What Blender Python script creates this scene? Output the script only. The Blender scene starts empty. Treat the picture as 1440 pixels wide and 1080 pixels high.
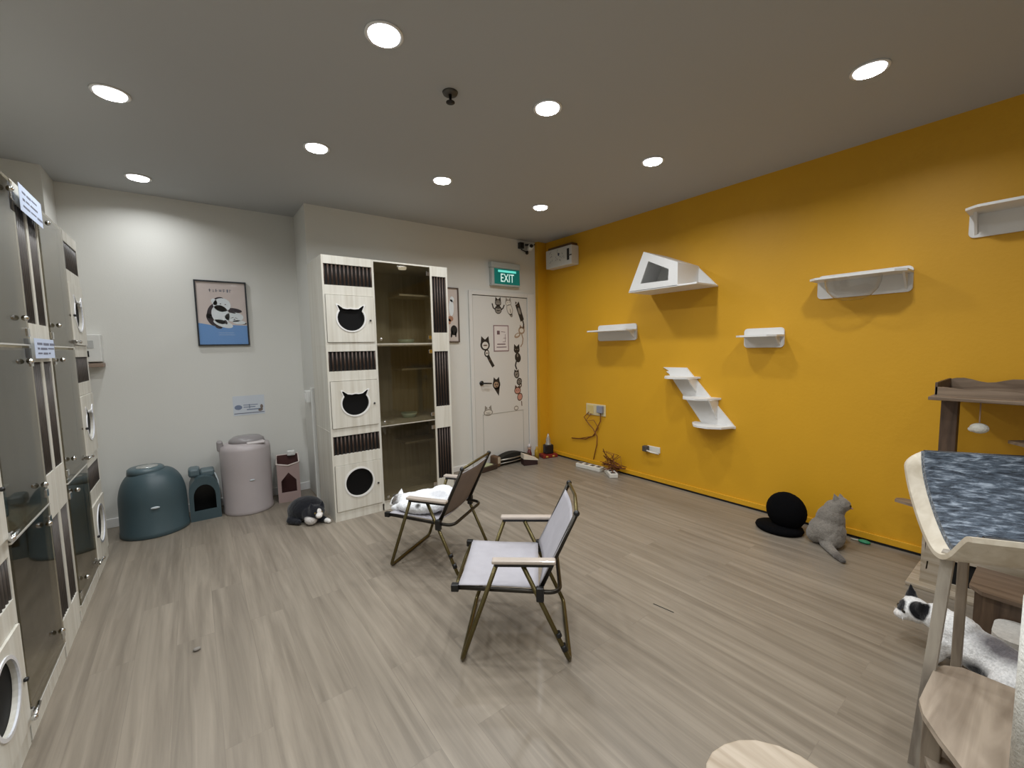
import bpy, bmesh, math, random
from mathutils import Vector, Matrix, Euler
from math import sin, cos, pi, radians
random.seed(7)
S = bpy.context.scene
COL = S.collection

# ------------------------------------------------------------------ camera
YAW, PITCH, ROLL, FOC = 0.644065, 0.0858525, 0.0206763, 597.0
fw = Vector((sin(YAW)*cos(PITCH), cos(YAW)*cos(PITCH), -sin(PITCH)))
r0 = Vector((cos(YAW), -sin(YAW), 0)); d0 = fw.cross(r0)
rt = r0*cos(ROLL) + d0*sin(ROLL); dn = d0*cos(ROLL) - r0*sin(ROLL)
cam = bpy.data.cameras.new('camera'); co = bpy.data.objects.new('camera', cam); COL.objects.link(co)
cam.sensor_fit = 'HORIZONTAL'; cam.sensor_width = 36; cam.lens = FOC/1440*36; cam.clip_start = 0.02
m3 = Matrix((rt, -dn, -fw)).transposed()
co.matrix_world = Matrix.Translation((0, 0, 1.38)) @ m3.to_4x4()
S.camera = co
# ------------------------------------------------------------------ world, exposure
S.view_settings.view_transform = 'Standard'; S.view_settings.look = 'None'
S.view_settings.gamma = 1; S.view_settings.use_curve_mapping = False
S.view_settings.exposure = -0.72
W = bpy.data.worlds.new('world'); S.world = W; W.use_nodes = True
W.node_tree.nodes['Background'].inputs[0].default_value = (0.8, 0.85, 0.9, 1)
W.node_tree.nodes['Background'].inputs[1].default_value = 0.1
LAMP_W = 13.3
# room measures
XL, XR, YA, YB, YN, ZC = -1.06, 3.634, 4.603, 4.13, -2.4, 2.67
XC = 0.870          # corner of the projecting far wall

# ------------------------------------------------------------------ materials
def lin(c):
    c = c/255.0
    return c/12.92 if c <= 0.04045 else ((c+0.055)/1.055)**2.4
def rgb(h):
    h = h.lstrip('#'); return tuple(lin(int(h[i:i+2], 16)) for i in (0, 2, 4)) + (1,)
MATS = {}
def mat(name, color, rough=0.5, metal=0.0, noise=0.0, nscale=8, bump=0.0, bscale=60, emit=None, estr=0, spec=0.5, sheen=0, coat=0, stretch=(1, 1, 1)):
    if name in MATS: return MATS[name]
    m = bpy.data.materials.new(name); m.use_nodes = True; nt = m.node_tree; b = nt.nodes['Principled BSDF']
    c = rgb(color); b.inputs['Base Color'].default_value = c
    b.inputs['Roughness'].default_value = rough; b.inputs['Metallic'].default_value = metal
    b.inputs['Specular IOR Level'].default_value = spec
    if sheen: b.inputs['Sheen Weight'].default_value = sheen
    if coat: b.inputs['Coat Weight'].default_value = coat
    tc = nt.nodes.new('ShaderNodeTexCoord'); mp = nt.nodes.new('ShaderNodeMapping')
    mp.inputs['Scale'].default_value = stretch; nt.links.new(tc.outputs['Object'], mp.inputs[0])
    if noise:
        n = nt.nodes.new('ShaderNodeTexNoise'); n.inputs['Scale'].default_value = nscale; n.inputs['Detail'].default_value = 5
        nt.links.new(mp.outputs[0], n.inputs['Vector'])
        mr = nt.nodes.new('ShaderNodeMapRange'); mr.inputs[1].default_value = .3; mr.inputs[2].default_value = .7
        mr.inputs[3].default_value = 1-noise; mr.inputs[4].default_value = 1+noise
        nt.links.new(n.outputs[0], mr.inputs[0])
        mx = nt.nodes.new('ShaderNodeMix'); mx.data_type = 'RGBA'; mx.blend_type = 'MULTIPLY'; mx.inputs[0].default_value = 1
        mx.inputs[6].default_value = c; nt.links.new(mr.outputs[0], mx.inputs[7]); nt.links.new(mx.outputs[2], b.inputs['Base Color'])
    if bump:
        n = nt.nodes.new('ShaderNodeTexNoise'); n.inputs['Scale'].default_value = bscale; n.inputs['Detail'].default_value = 3
        nt.links.new(mp.outputs[0], n.inputs['Vector'])
        bp = nt.nodes.new('ShaderNodeBump'); bp.inputs['Strength'].default_value = bump; bp.inputs['Distance'].default_value = .01
        nt.links.new(n.outputs[0], bp.inputs['Height']); nt.links.new(bp.outputs[0], b.inputs['Normal'])
    if emit:
        b.inputs['Emission Color'].default_value = rgb(emit); b.inputs['Emission Strength'].default_value = estr
    MATS[name] = m; return m

def wood(name, light, dark, rough=0.45, scale=(40, 40, 2.2), amt=1.0):
    if name in MATS: return MATS[name]
    m = bpy.data.materials.new(name); m.use_nodes = True; nt = m.node_tree; b = nt.nodes['Principled BSDF']
    tc = nt.nodes.new('ShaderNodeTexCoord'); mp = nt.nodes.new('ShaderNodeMapping'); mp.inputs['Scale'].default_value = scale
    nt.links.new(tc.outputs['Object'], mp.inputs[0])
    n = nt.nodes.new('ShaderNodeTexNoise'); n.inputs['Scale'].default_value = 1; n.inputs['Detail'].default_value = 7; n.inputs['Distortion'].default_value = .6
    nt.links.new(mp.outputs[0], n.inputs['Vector'])
    cr = nt.nodes.new('ShaderNodeValToRGB'); e = cr.color_ramp.elements
    e[0].position = .32; e[0].color = rgb(dark); e[1].position = .62; e[1].color = rgb(light)
    nt.links.new(n.outputs[0], cr.inputs[0]); nt.links.new(cr.outputs[0], b.inputs['Base Color'])
    b.inputs['Roughness'].default_value = rough
    MATS[name] = m; return m

def floor_mat():
    m = bpy.data.materials.new('vinyl_plank_floor'); m.use_nodes = True; nt = m.node_tree; b = nt.nodes['Principled BSDF']
    L = nt.links.new; N = nt.nodes.new
    tc = N('ShaderNodeTexCoord'); mp = N('ShaderNodeMapping'); mp.inputs['Rotation'].default_value = (0, 0, pi/2)
    L(tc.outputs['Object'], mp.inputs[0])
    br = N('ShaderNodeTexBrick'); br.inputs['Scale'].default_value = 1
    br.inputs['Brick Width'].default_value = 1.25; br.inputs['Row Height'].default_value = .15
    br.inputs['Mortar Size'].default_value = .0012; br.inputs['Mortar Smooth'].default_value = .3; br.offset = .37
    br.inputs['Color1'].default_value = (0.0, 0.0, 0.0, 1); br.inputs['Color2'].default_value = (1, 1, 1, 1); br.inputs['Mortar'].default_value = (.5, .5, .5, 1)
    L(mp.outputs[0], br.inputs['Vector'])
    # grain, shifted per plank
    ad = N('ShaderNodeVectorMath'); ad.operation = 'MULTIPLY_ADD'; ad.inputs[1].default_value = (13, 17, 5)
    L(br.outputs['Color'], ad.inputs[0])
    sc = N('ShaderNodeVectorMath'); sc.operation = 'MULTIPLY'; sc.inputs[1].default_value = (1.1, 21, 1)
    L(mp.outputs[0], sc.inputs[0]); L(sc.outputs[0], ad.inputs[2])
    n = N('ShaderNodeTexNoise'); n.inputs['Scale'].default_value = 1; n.inputs['Detail'].default_value = 8; n.inputs['Roughness'].default_value = .62; n.inputs['Distortion'].default_value = .5
    L(ad.outputs[0], n.inputs['Vector'])
    cr = N('ShaderNodeValToRGB'); e = cr.color_ramp.elements
    e[0].position = .28; e[0].color = rgb(FLOOR_D); e[1].position = .7; e[1].color = rgb(FLOOR_L)
    L(n.outputs[0], cr.inputs[0])
    mr = N('ShaderNodeMapRange'); mr.inputs[3].default_value = .95; mr.inputs[4].default_value = 1.05; L(br.outputs['Color'], mr.inputs[0])
    mx = N('ShaderNodeMix'); mx.data_type = 'RGBA'; mx.blend_type = 'MULTIPLY'; mx.inputs[0].default_value = 1
    L(cr.outputs[0], mx.inputs[6]); L(mr.outputs[0], mx.inputs[7])
    m2 = N('ShaderNodeMix'); m2.data_type = 'RGBA'; m2.inputs[7].default_value = rgb('#5a5248')
    mf = N('ShaderNodeMath'); mf.operation = 'MULTIPLY'; mf.inputs[1].default_value = .2; L(br.outputs['Fac'], mf.inputs[0])
    L(mf.outputs[0], m2.inputs[0]); L(mx.outputs[2], m2.inputs[6]); L(m2.outputs[2], b.inputs['Base Color'])
    b.inputs['Roughness'].default_value = .36; b.inputs['Specular IOR Level'].default_value = .45
    bp = N('ShaderNodeBump'); bp.inputs['Strength'].default_value = .12; bp.inputs['Distance'].default_value = .004
    L(n.outputs[0], bp.inputs['Height']); L(bp.outputs[0], b.inputs['Normal'])
    return m

def glass_mat(name, tint, refl=1.0, rough=0.02, ior=1.5):
    if name in MATS: return MATS[name]
    m = bpy.data.materials.new(name); m.use_nodes = True; nt = m.node_tree; nt.nodes.clear()
    N = nt.nodes.new; L = nt.links.new
    o = N('ShaderNodeOutputMaterial'); t = N('ShaderNodeBsdfTransparent'); t.inputs[0].default_value = rgb(tint)
    g = N('ShaderNodeBsdfGlossy'); g.inputs['Roughness'].default_value = rough
    f = N('ShaderNodeLayerWeight'); f.inputs[0].default_value = .5          # Schlick curve, the same from both sides
    pw = N('ShaderNodeMath'); pw.operation = 'POWER'; pw.inputs[1].default_value = 5; L(f.outputs['Facing'], pw.inputs[0])
    mu = N('ShaderNodeMath'); mu.operation = 'MULTIPLY_ADD'; mu.inputs[1].default_value = .95*refl; mu.inputs[2].default_value = .045*refl; mu.use_clamp = True
    x = N('ShaderNodeMixShader'); L(pw.outputs[0], mu.inputs[0]); L(mu.outputs[0], x.inputs[0]); L(t.outputs[0], x.inputs[1]); L(g.outputs[0], x.inputs[2]); L(x.outputs[0], o.inputs[0])
    MATS[name] = m; return m

def fur(name, base, patches, rough=.9, jitter=.35, nscale=30, streak=0.18):
    """coat colour: base plus ellipsoidal patches (centre, radii, colour, softness) in the cat's own space"""
    m = bpy.data.materials.new(name); m.use_nodes = True; nt = m.node_tree; b = nt.nodes['Principled BSDF']
    N = nt.nodes.new; L = nt.links.new
    tc = N('ShaderNodeTexCoord')
    n = N('ShaderNodeTexNoise'); n.inputs['Scale'].default_value = nscale; n.inputs['Detail'].default_value = 4; L(tc.outputs['Object'], n.inputs['Vector'])
    cur = None
    for (c, r, colr, soft) in patches:
        s = N('ShaderNodeVectorMath'); s.operation = 'SUBTRACT'; s.inputs[1].default_value = c; L(tc.outputs['Object'], s.inputs[0])
        d = N('ShaderNodeVectorMath'); d.operation = 'DIVIDE'; d.inputs[1].default_value = r; L(s.outputs[0], d.inputs[0])
        l = N('ShaderNodeVectorMath'); l.operation = 'LENGTH'; L(d.outputs[0], l.inputs[0])
        j = N('ShaderNodeMath'); j.operation = 'MULTIPLY_ADD'; j.inputs[1].default_value = jitter; L(n.outputs[0], j.inputs[0]); L(l.outputs['Value'], j.inputs[2])
        mr = N('ShaderNodeMapRange'); mr.inputs[1].default_value = 1+jitter*.5-soft; mr.inputs[2].default_value = 1+jitter*.5+soft; mr.inputs[3].default_value = 1; mr.inputs[4].default_value = 0
        L(j.outputs[0], mr.inputs[0])
        mx = N('ShaderNodeMix'); mx.data_type = 'RGBA'; L(mr.outputs[0], mx.inputs[0])
        if cur is None: mx.inputs[6].default_value = rgb(base)
        else: L(cur, mx.inputs[6])
        mx.inputs[7].default_value = rgb(colr); cur = mx.outputs[2]
    n2 = N('ShaderNodeTexNoise'); n2.inputs['Scale'].default_value = 140; n2.inputs['Detail'].default_value = 3; L(tc.outputs['Object'], n2.inputs['Vector'])
    mr = N('ShaderNodeMapRange'); mr.inputs[1].default_value = .3; mr.inputs[2].default_value = .7; mr.inputs[3].default_value = 1-streak; mr.inputs[4].default_value = 1+streak; L(n2.outputs[0], mr.inputs[0])
    mx = N('ShaderNodeMix'); mx.data_type = 'RGBA'; mx.blend_type = 'MULTIPLY'; mx.inputs[0].default_value = 1
    if cur is None: mx.inputs[6].default_value = rgb(base)
    else: L(cur, mx.inputs[6])
    L(mr.outputs[0], mx.inputs[7]); L(mx.outputs[2], b.inputs['Base Color'])
    b.inputs['Roughness'].default_value = rough; b.inputs['Specular IOR Level'].default_value = .15; b.inputs['Sheen Weight'].default_value = .25
    bp = N('ShaderNodeBump'); bp.inputs['Strength'].default_value = .5; bp.inputs['Distance'].default_value = .006; L(n2.outputs[0], bp.inputs['Height']); L(bp.outputs[0], b.inputs['Normal'])
    return m

FLOOR_L, FLOOR_D = '#93897b', '#6f665a'
M_wall = mat('white_wall_paint', '#d9d8d2', .75, bump=.04, bscale=90)
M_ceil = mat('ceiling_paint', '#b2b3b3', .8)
M_yellow = mat('yellow_wall_paint', '#d49e1a', .55, noise=.04, nscale=1.5, bump=.08, bscale=50)
M_lam = wood('pale_laminate', '#d8d5cb', '#c7c2b5', .45, (30, 30, 1.2))
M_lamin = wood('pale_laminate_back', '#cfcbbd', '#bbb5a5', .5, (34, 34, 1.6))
M_brown = mat('dark_brown_slat', '#43332a', .5, noise=.2, nscale=20)
M_greyslat = mat('grey_brown_slat', '#4b4541', .5, noise=.15, nscale=20)
M_blackbk = mat('black_backing', '#0d0b0a', .8)
M_black = mat('black_plastic', '#101011', .4)
M_softblack = mat('black_plush', '#070709', .95, spec=.1, bump=.3, bscale=200)
M_white = mat('white_lacquer', '#e6e5e3', .4)
M_plastic = mat('white_plastic', '#dcdcd8', .4)
M_chrome = mat('chrome', '#d8d8d8', .12, 1.0)
M_glass = glass_mat('smoked_glass', '#dad6cc', 1.0)
M_clear = glass_mat('clear_acrylic', '#fafafa', 2.2, .015)
M_olive = mat('olive_bronze_tube', '#5b5132', .33, .75)
M_dkbrz = mat('dark_bronze_tube', '#34302a', .35, .7)
M_canvas = mat('pale_grey_canvas', '#a6a3a8', .85, noise=.06, nscale=12, bump=.15, bscale=300)
M_armw = mat('whitewashed_arm_wood', '#b3a79c', .3, noise=.06, nscale=20, coat=.4)
M_treew = wood('ash_wood_board', '#b7a48c', '#8c7a66', .5, (3, 36, 36))
M_treed = wood('dark_walnut_board', '#6e5a48', '#49392d', .5, (30, 30, 3))
M_cream = wood('cream_bentwood', '#cfc5b3', '#beb29d', .45, (6, 30, 30))
M_sisal = mat('white_sisal', '#d3d2cb', .9, noise=.12, nscale=60, bump=.5, bscale=160)

# ------------------------------------------------------------------ mesh helpers
class MB:
    def __init__(s): s.b = bmesh.new()
    def box(s, x0, x1, y0, y1, z0, z1, bev=0, seg=2, mi=0, M=None):
        v = [s.b.verts.new((x, y, z)) for x in sorted((x0, x1)) for y in sorted((y0, y1)) for z in sorted((z0, z1))]
        q = [(0, 1, 3, 2), (4, 6, 7, 5), (0, 4, 5, 1), (2, 3, 7, 6), (0, 2, 6, 4), (1, 5, 7, 3)]
        fs = [s.b.faces.new([v[i] for i in f]) for f in q]
        for f in fs: f.material_index = mi
        if M is not None:
            for k in v: k.co = M @ k.co
        if bev:
            es = list({e for f in fs for e in f.edges})
            bmesh.ops.bevel(s.b, geom=es, offset=bev, segments=seg, affect='EDGES', profile=.5)
        return s
    def prism(s, pts, h, M=None, mi=0, bev=0, holes=()):
        """polygon pts in local XY, extruded +Z by h; optional holes"""
        loops = [list(pts)] + [list(x) for x in holes]
        if not holes:
            vs = [s.b.verts.new((p[0], p[1], 0)) for p in pts]; faces = [s.b.faces.new(vs)]
        else:
            es = []
            for lp in loops:
                vs = [s.b.verts.new((p[0], p[1], 0)) for p in lp]
                es += [s.b.edges.new((vs[i], vs[(i+1) % len(vs)])) for i in range(len(vs))]
            r = bmesh.ops.triangle_fill(s.b, use_beauty=True, use_dissolve=False, edges=es)
            faces = [f for f in r['geom'] if isinstance(f, bmesh.types.BMFace)]
        r = bmesh.ops.extrude_face_region(s.b, geom=faces)
        nv = [g for g in r['geom'] if isinstance(g, bmesh.types.BMVert)]
        for k in nv: k.co.z += h
        allv = set(nv); [allv.update(f.verts) for f in faces]
        allf = {f for k in allv for f in k.link_faces}
        for f in allf: f.material_index = mi
        if bev and not holes:
            top = [e for f in allf for e in f.edges if abs(e.verts[0].co.z-e.verts[1].co.z) < 1e-7]
            bmesh.ops.bevel(s.b, geom=list(set(top)), offset=bev, segments=2, affect='EDGES', profile=.5)
            allf2 = [f for f in s.b.faces if f.is_valid]
        if M is not None:
            for k in (allv if not bev else [v for v in s.b.verts]):
                if k.is_valid: k.co = M @ k.co
        bmesh.ops.recalc_face_normals(s.b, faces=[f for f in s.b.faces])
        return s
    def ring(s, c, t, n1, n2, r, seg):
        return [s.b.verts.new(c + n1*(cos(2*pi*i/seg)*r[0]) + n2*(sin(2*pi*i/seg)*r[1])) for i in range(seg)]
    def tube(s, pts, r, seg=10, caps=True, mi=0, closed=False, rs=None):
        pts = [Vector(p) for p in pts]; n = len(pts); rings = []; prev = None
        for i, p in enumerate(pts):
            a = pts[i-1] if (i > 0 or closed) else p; bnx = pts[(i+1) % n] if (i < n-1 or closed) else p
            t = (bnx-a).normalized()
            if prev is None:
                u = Vector((0, 0, 1)) if abs(t.z) < .9 else Vector((1, 0, 0))
                n1 = t.cross(u).normalized()
            else:
                n1 = (prev - t*prev.dot(t)).normalized()
            n2 = t.cross(n1); prev = n1
            rr = rs[i] if rs else r
            rings.append(s.ring(p, t, n1, n2, (rr, rr), seg))
        m = n if closed else n-1
        for i in range(m):
            A, B = rings[i], rings[(i+1) % n]
            for k in range(seg):
                f = s.b.faces.new((A[k], A[(k+1) % seg], B[(k+1) % seg], B[k])); f.material_index = mi; f.smooth = True
        if caps and not closed:
            s.b.faces.new(rings[0][::-1]).material_index = mi; s.b.faces.new(rings[-1]).material_index = mi
        return s
    def lathe(s, prof, c=(0, 0, 0), seg=32, mi=0, sx=1, sy=1, M=None, arc=None):
        """profile [(r,z)] about Z"""
        c = Vector(c); rows = []; av = []
        for r, z in prof:
            if r < 1e-6: v = s.b.verts.new(c+Vector((0, 0, z))); rows.append([v]); av.append(v)
            else:
                row = [s.b.verts.new(c+Vector((cos(2*pi*i/seg)*r*sx, sin(2*pi*i/seg)*r*sy, z))) for i in range(seg)]; rows.append(row); av += row
        for A, B in zip(rows, rows[1:]):
            for k in range(seg):
                k2 = (k+1) % seg
                if len(A) == 1 and len(B) == 1: continue
                if len(A) == 1: f = s.b.faces.new((A[0], B[k2], B[k]))
                elif len(B) == 1: f = s.b.faces.new((A[k], A[k2], B[0]))
                else: f = s.b.faces.new((A[k], A[k2], B[k2], B[k]))
                f.material_index = mi; f.smooth = True
        if M is not None:
            for v in av: v.co = M @ v.co
        return s
    def ball(s, c, r, seg=20, rot=None, mi=0):
        if not hasattr(r, '__len__'): r = (r, r, r)
        Mx = Matrix.Translation(c) @ (rot.to_4x4() if rot is not None else Matrix.Identity(4)) @ Matrix.Diagonal((r[0], r[1], r[2], 1))
        x = bmesh.ops.create_uvsphere(s.b, u_segments=seg, v_segments=max(8, seg//2), radius=1, matrix=Mx)
        for v in x['verts']:
            for f in v.link_faces: f.smooth = True; f.material_index = mi
        return s
    def cone(s, p0, p1, r0, r1, seg=12):
        return s.tube([p0, p1], r0, seg, rs=[r0, r1])
    def build(s, name, mats, parent=None, world=False, smooth=None, mods=()):
        bmesh.ops.recalc_face_normals(s.b, faces=s.b.faces[:])
        me = bpy.data.meshes.new(name); s.b.to_mesh(me); s.b.free()
        o = bpy.data.objects.new(name, me); COL.objects.link(o)
        for m in (mats if isinstance(mats, (list, tuple)) else [mats]): me.materials.append(m)
        if parent is not None:
            o.parent = parent
            if world:
                mw = Matrix.Identity(4); p = parent; chain = []
                while p is not None: chain.append(p); p = p.parent
                for p in reversed(chain): mw = mw @ p.matrix_basis
                me.transform(mw.inverted())
        if smooth:
            for p in me.polygons: p.use_smooth = True
        return o

def tag(o, label, cat, group=None, kind=None):
    o['label'] = label; o['category'] = cat
    if group: o['group'] = group
    if kind: o['kind'] = kind
    return o
def thing(name, label, cat, loc=(0, 0, 0), rz=0, group=None):
    o = bpy.data.objects.new(name, None); COL.objects.link(o); o.empty_display_size = .1
    o.location = loc; o.rotation_euler = (0, 0, rz)
    return tag(o, label, cat, group)
def struct(name, mb, m, label=None, parent=None):
    o = mb.build(name, m, parent)
    if parent is None: o['kind'] = 'structure'; o['label'] = label or name.replace('_', ' '); o['category'] = name.split('_')[0]
    return o
def frame(o, ex, ey):
    """matrix taking local xy (z = ex x ey) to a plane at o"""
    ex = Vector(ex).normalized(); ey = Vector(ey).normalized(); ez = ex.cross(ey)
    m = Matrix((ex, ey, ez)).transposed().to_4x4(); m.translation = Vector(o); return m
def rrect(x0, x1, y0, y1, r, n=5):
    out = []
    for cx, cy, a in ((x1-r, y1-r, 0), (x0+r, y1-r, 90), (x0+r, y0+r, 180), (x1-r, y0+r, 270)):
        for i in range(n+1):
            t = radians(a+90*i/n); out.append((cx+cos(t)*r, cy+sin(t)*r))
    return out
def text_mesh(name, body, size, m, M, parent, align='CENTER', ext=.0008, sx=1.0):
    cu = bpy.data.curves.new(name, 'FONT'); cu.body = body; cu.size = size; cu.extrude = ext; cu.align_x = align; cu.align_y = 'CENTER'
    t = bpy.data.objects.new(name+'_tmp', cu); COL.objects.link(t)
    bpy.context.view_layer.update()
    me = bpy.data.meshes.new_from_object(t.evaluated_get(bpy.context.evaluated_depsgraph_get()))
    bpy.data.objects.remove(t); bpy.data.curves.remove(cu)
    me.transform(Matrix.Diagonal((sx, 1, 1, 1))); me.transform(M); me.materials.clear(); me.materials.append(m); me.name = name
    o = bpy.data.objects.new(name, me); COL.objects.link(o); o.parent = parent
    return o

# ================================================================== ROOM
struct('floor', MB().box(XL-.1, XR+.1, YN-.1, YA+.1, -.1, 0), floor_mat(), 'greige wood-look plank floor')
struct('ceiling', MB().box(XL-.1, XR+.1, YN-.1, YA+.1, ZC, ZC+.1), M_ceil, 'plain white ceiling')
struct('wall_left', MB().box(XL-.1, XL, YN-.1, YA+.1, 0, ZC), M_wall, 'white left wall behind the tall cabinets')
struct('wall_right', MB().box(XR, XR+.1, YN-.1, YB+.1, 0, ZC), M_yellow, 'mustard yellow right wall')
struct('wall_far', MB().box(XL, XC, YA, YA+.1, 0, ZC), M_wall, 'white far wall with the framed cat print')
struct('wall_back', MB().box(XC, XR, YB, YA+.1, 0, ZC), M_wall, 'white projecting wall with the exit door')
struct('wall_near', MB().box(XL, XR, YN-.1, YN, 0, ZC), M_wall, 'white wall behind the viewer')
struct('trim_1', MB().box(XL, -.727, 4.265, YA, 0, ZC), M_wall, 'white corner column past the left cabinets')
struct('trim_2', MB().box(3.497, XR, 4.075, YB, 0, ZC), M_yellow, 'narrow yellow corner column')
struct('baseboard_right', MB().box(XR-.014, XR, YN, 4.075, .018, .062, .003), M_yellow, 'yellow skirting along the yellow wall')
struct('trim_3', MB().box(XR-.006, XR, YN, 4.075, 0, .018), M_black, 'dark gap under the yellow skirting')
struct('baseboard_far', MB().box(-.727, XC, YA-.014, YA, 0, .075, .004), M_white, 'white skirting along the far wall')
struct('baseboard_back', MB().box(XC, 2.5, YB-.014, YB, 0, .06, .004), M_white, 'white skirting beside the exit door')
# surface-mounted cable duct in the inside corner
struct('trim_4', MB().box(XC-.03, XC, YB+.02, YB+.05, .0, 1.05, .003), M_plastic, 'white cable duct down the return wall')

# ------------------------------------------------------------------ exit door
D0, D1, DZ = 2.560, 3.345, 1.975
door = MB().box(D0, D1, YB-.012, YB, .008, DZ, .003).build('door_1', mat('door_paint', '#d8d6d1', .5))
door['kind'] = 'structure'; door['label'] = 'white exit door covered in cat stickers'; door['category'] = 'door'
fm = MB(); fm.box(D0-.05, D0-.006, YB-.022, YB, 0, DZ+.055, .004); fm.box(D1+.006, D1+.11, YB-.022, YB, 0, DZ+.055, .004); fm.box(D0-.0058, D1+.0058, YB-.0215, YB, DZ+.008, DZ+.055, .003)
fm.build('door_frame', mat('door_frame_paint', '#dddcd8', .45), door)
gp = MB(); gp.box(D0-.0055, D1+.0055, YB-.004, YB-.001, DZ+.0005, DZ+.0075); gp.box(D0-.006, D0, YB-.004, YB-.001, 0, DZ); gp.box(D1, D1+.006, YB-.004, YB-.001, 0, DZ)
gp.build('door_gap', M_black, door)
hd = MB(); hd.lathe([(0, 0), (.028, 0), (.028, .008), (0, .008)], M=Matrix.Translation((2.652, YB-.012, .975)) @ Matrix.Rotation(pi/2, 4, 'X'), seg=20)
hd.tube([(2.652, YB-.015, .975), (2.652, YB-.055, .975), (2.665, YB-.06, .975), (2.76, YB-.06, .968)], .009)
hd.build('door_handle', M_black, door)
pn = MB()
for a in ((2.66, 3.26, .60, .606), (3.255, 3.26, .06, .606), (2.66, 2.665, .06, .606)): pn.box(a[0], a[1], YB-.0145, YB-.0118, a[2], a[3])
pn.build('lower_panel_line', mat('panel_line_grey', '#aaa79f', .6), door)

# ================================================================== DOWNLIGHTS
M_lens = mat('lamp_lens', '#ffffff', .5, emit='#f4f8ff', estr=14)
def downlight(x, y, lab, p=1.0):
    t = thing('ceiling_downlight', lab, 'ceiling light', (x, y, ZC), 0, 'recessed round downlights')
    MB().lathe([(.064, -.001), (.078, -.001), (.078, -.006), (.072, -.009), (.064, -.004)], seg=36).build('trim_ring', M_white, t)
    MB().lathe([(0, -.0035), (.064, -.0035), (.064, -.001)], seg=36).build('lens', M_lens, t)
    a = bpy.data.lights.new('downlight_lamp', 'AREA'); a.shape = 'DISK'; a.size = .12; a.energy = LAMP_W*p; a.color = (.95, .978, .995); a.spread = radians(152)
    o = bpy.data.objects.new('downlight_lamp', a); COL.objects.link(o); o.location = (0, 0, -.012); o.parent = t
    o.visible_camera = True
    return t
LX = (-.231, .719, 1.627, 2.681)
for (x, y, lab) in (
    (-.231, 2.934, 'round ceiling downlight above the tall cabinets at far left'),
    (-.222, 4.181, 'round ceiling downlight nearest the framed cat print wall'),
    (.723, 2.975, 'round ceiling downlight in front of the projecting wall corner'),
    (.720, 1.783, 'largest round ceiling downlight, left of the ceiling sprinkler'),
    (1.626, 3.002, 'round ceiling downlight above and left of the exit sign'),
    (1.630, 1.799, 'round ceiling downlight just right of the ceiling sprinkler'),
    (2.672, 3.064, 'round ceiling downlight nearest the wall box by the exit'),
    (2.689, 1.875, 'round ceiling downlight above the white triangular cat house'),
    (2.681, .672, 'round ceiling downlight closest to the yellow wall at upper right')):
    downlight(x, y, lab, .6 if y > 4 else 1.0)
for (x, y) in ((-.23, 1.70), (-.23, .55), (.72, .60), (1.63, .63), (-.23, -.6), (.72, -.58), (.72, -1.75)):
    downlight(x, y, 'round ceiling downlight out of view behind the viewer')
sp = thing('ceiling_sprinkler', 'small dark sprinkler head on the ceiling between two downlights', 'sprinkler', (1.134, 1.980, ZC))
MB().lathe([(0, -.012), (.035, -.010), (.04, 0), (0, 0)], seg=20).build('escutcheon', mat('grey_ceiling_metal', '#57544f', .5, .4), sp)
MB().lathe([(0, -.05), (.022, -.05), (.022, -.046), (.006, -.044), (.008, -.012), (0, -.012)], seg=14).build('sprinkler_head', mat('dark_metal', '#2c2a27', .5, .6), sp)

# ================================================================== TALL PET CABINETS
CW, CH, CD = 1.086, 2.122, .48
def cat_outline(s, n=40):
    """round cat head with two pointed ears; radius about s"""
    pts = []
    # from right ear base round the chin to left ear base, then over the top
    def P(a, rx=1.0, ry=.93): return (cos(radians(a))*rx*s, sin(radians(a))*ry*s)
    for i in range(25): pts.append(P(35-(250)*i/24))
    pts += [(-.98*s, .93*s), (-.88*s, .95*s), (-.55*s, .70*s), (-.25*s, .66*s), (0, .70*s), (.25*s, .66*s), (.55*s, .70*s), (.88*s, .95*s), (.98*s, .93*s)]
    return pts
def oval(rx, ry, n=36): return [(cos(2*pi*i/n)*rx, sin(2*pi*i/n)*ry) for i in range(n)]
def off(pts, c): return [(p[0]+c[0], p[1]+c[1]) for p in pts]
def grow(pts, k): return [(p[0]*k, p[1]*k) for p in pts]

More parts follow.
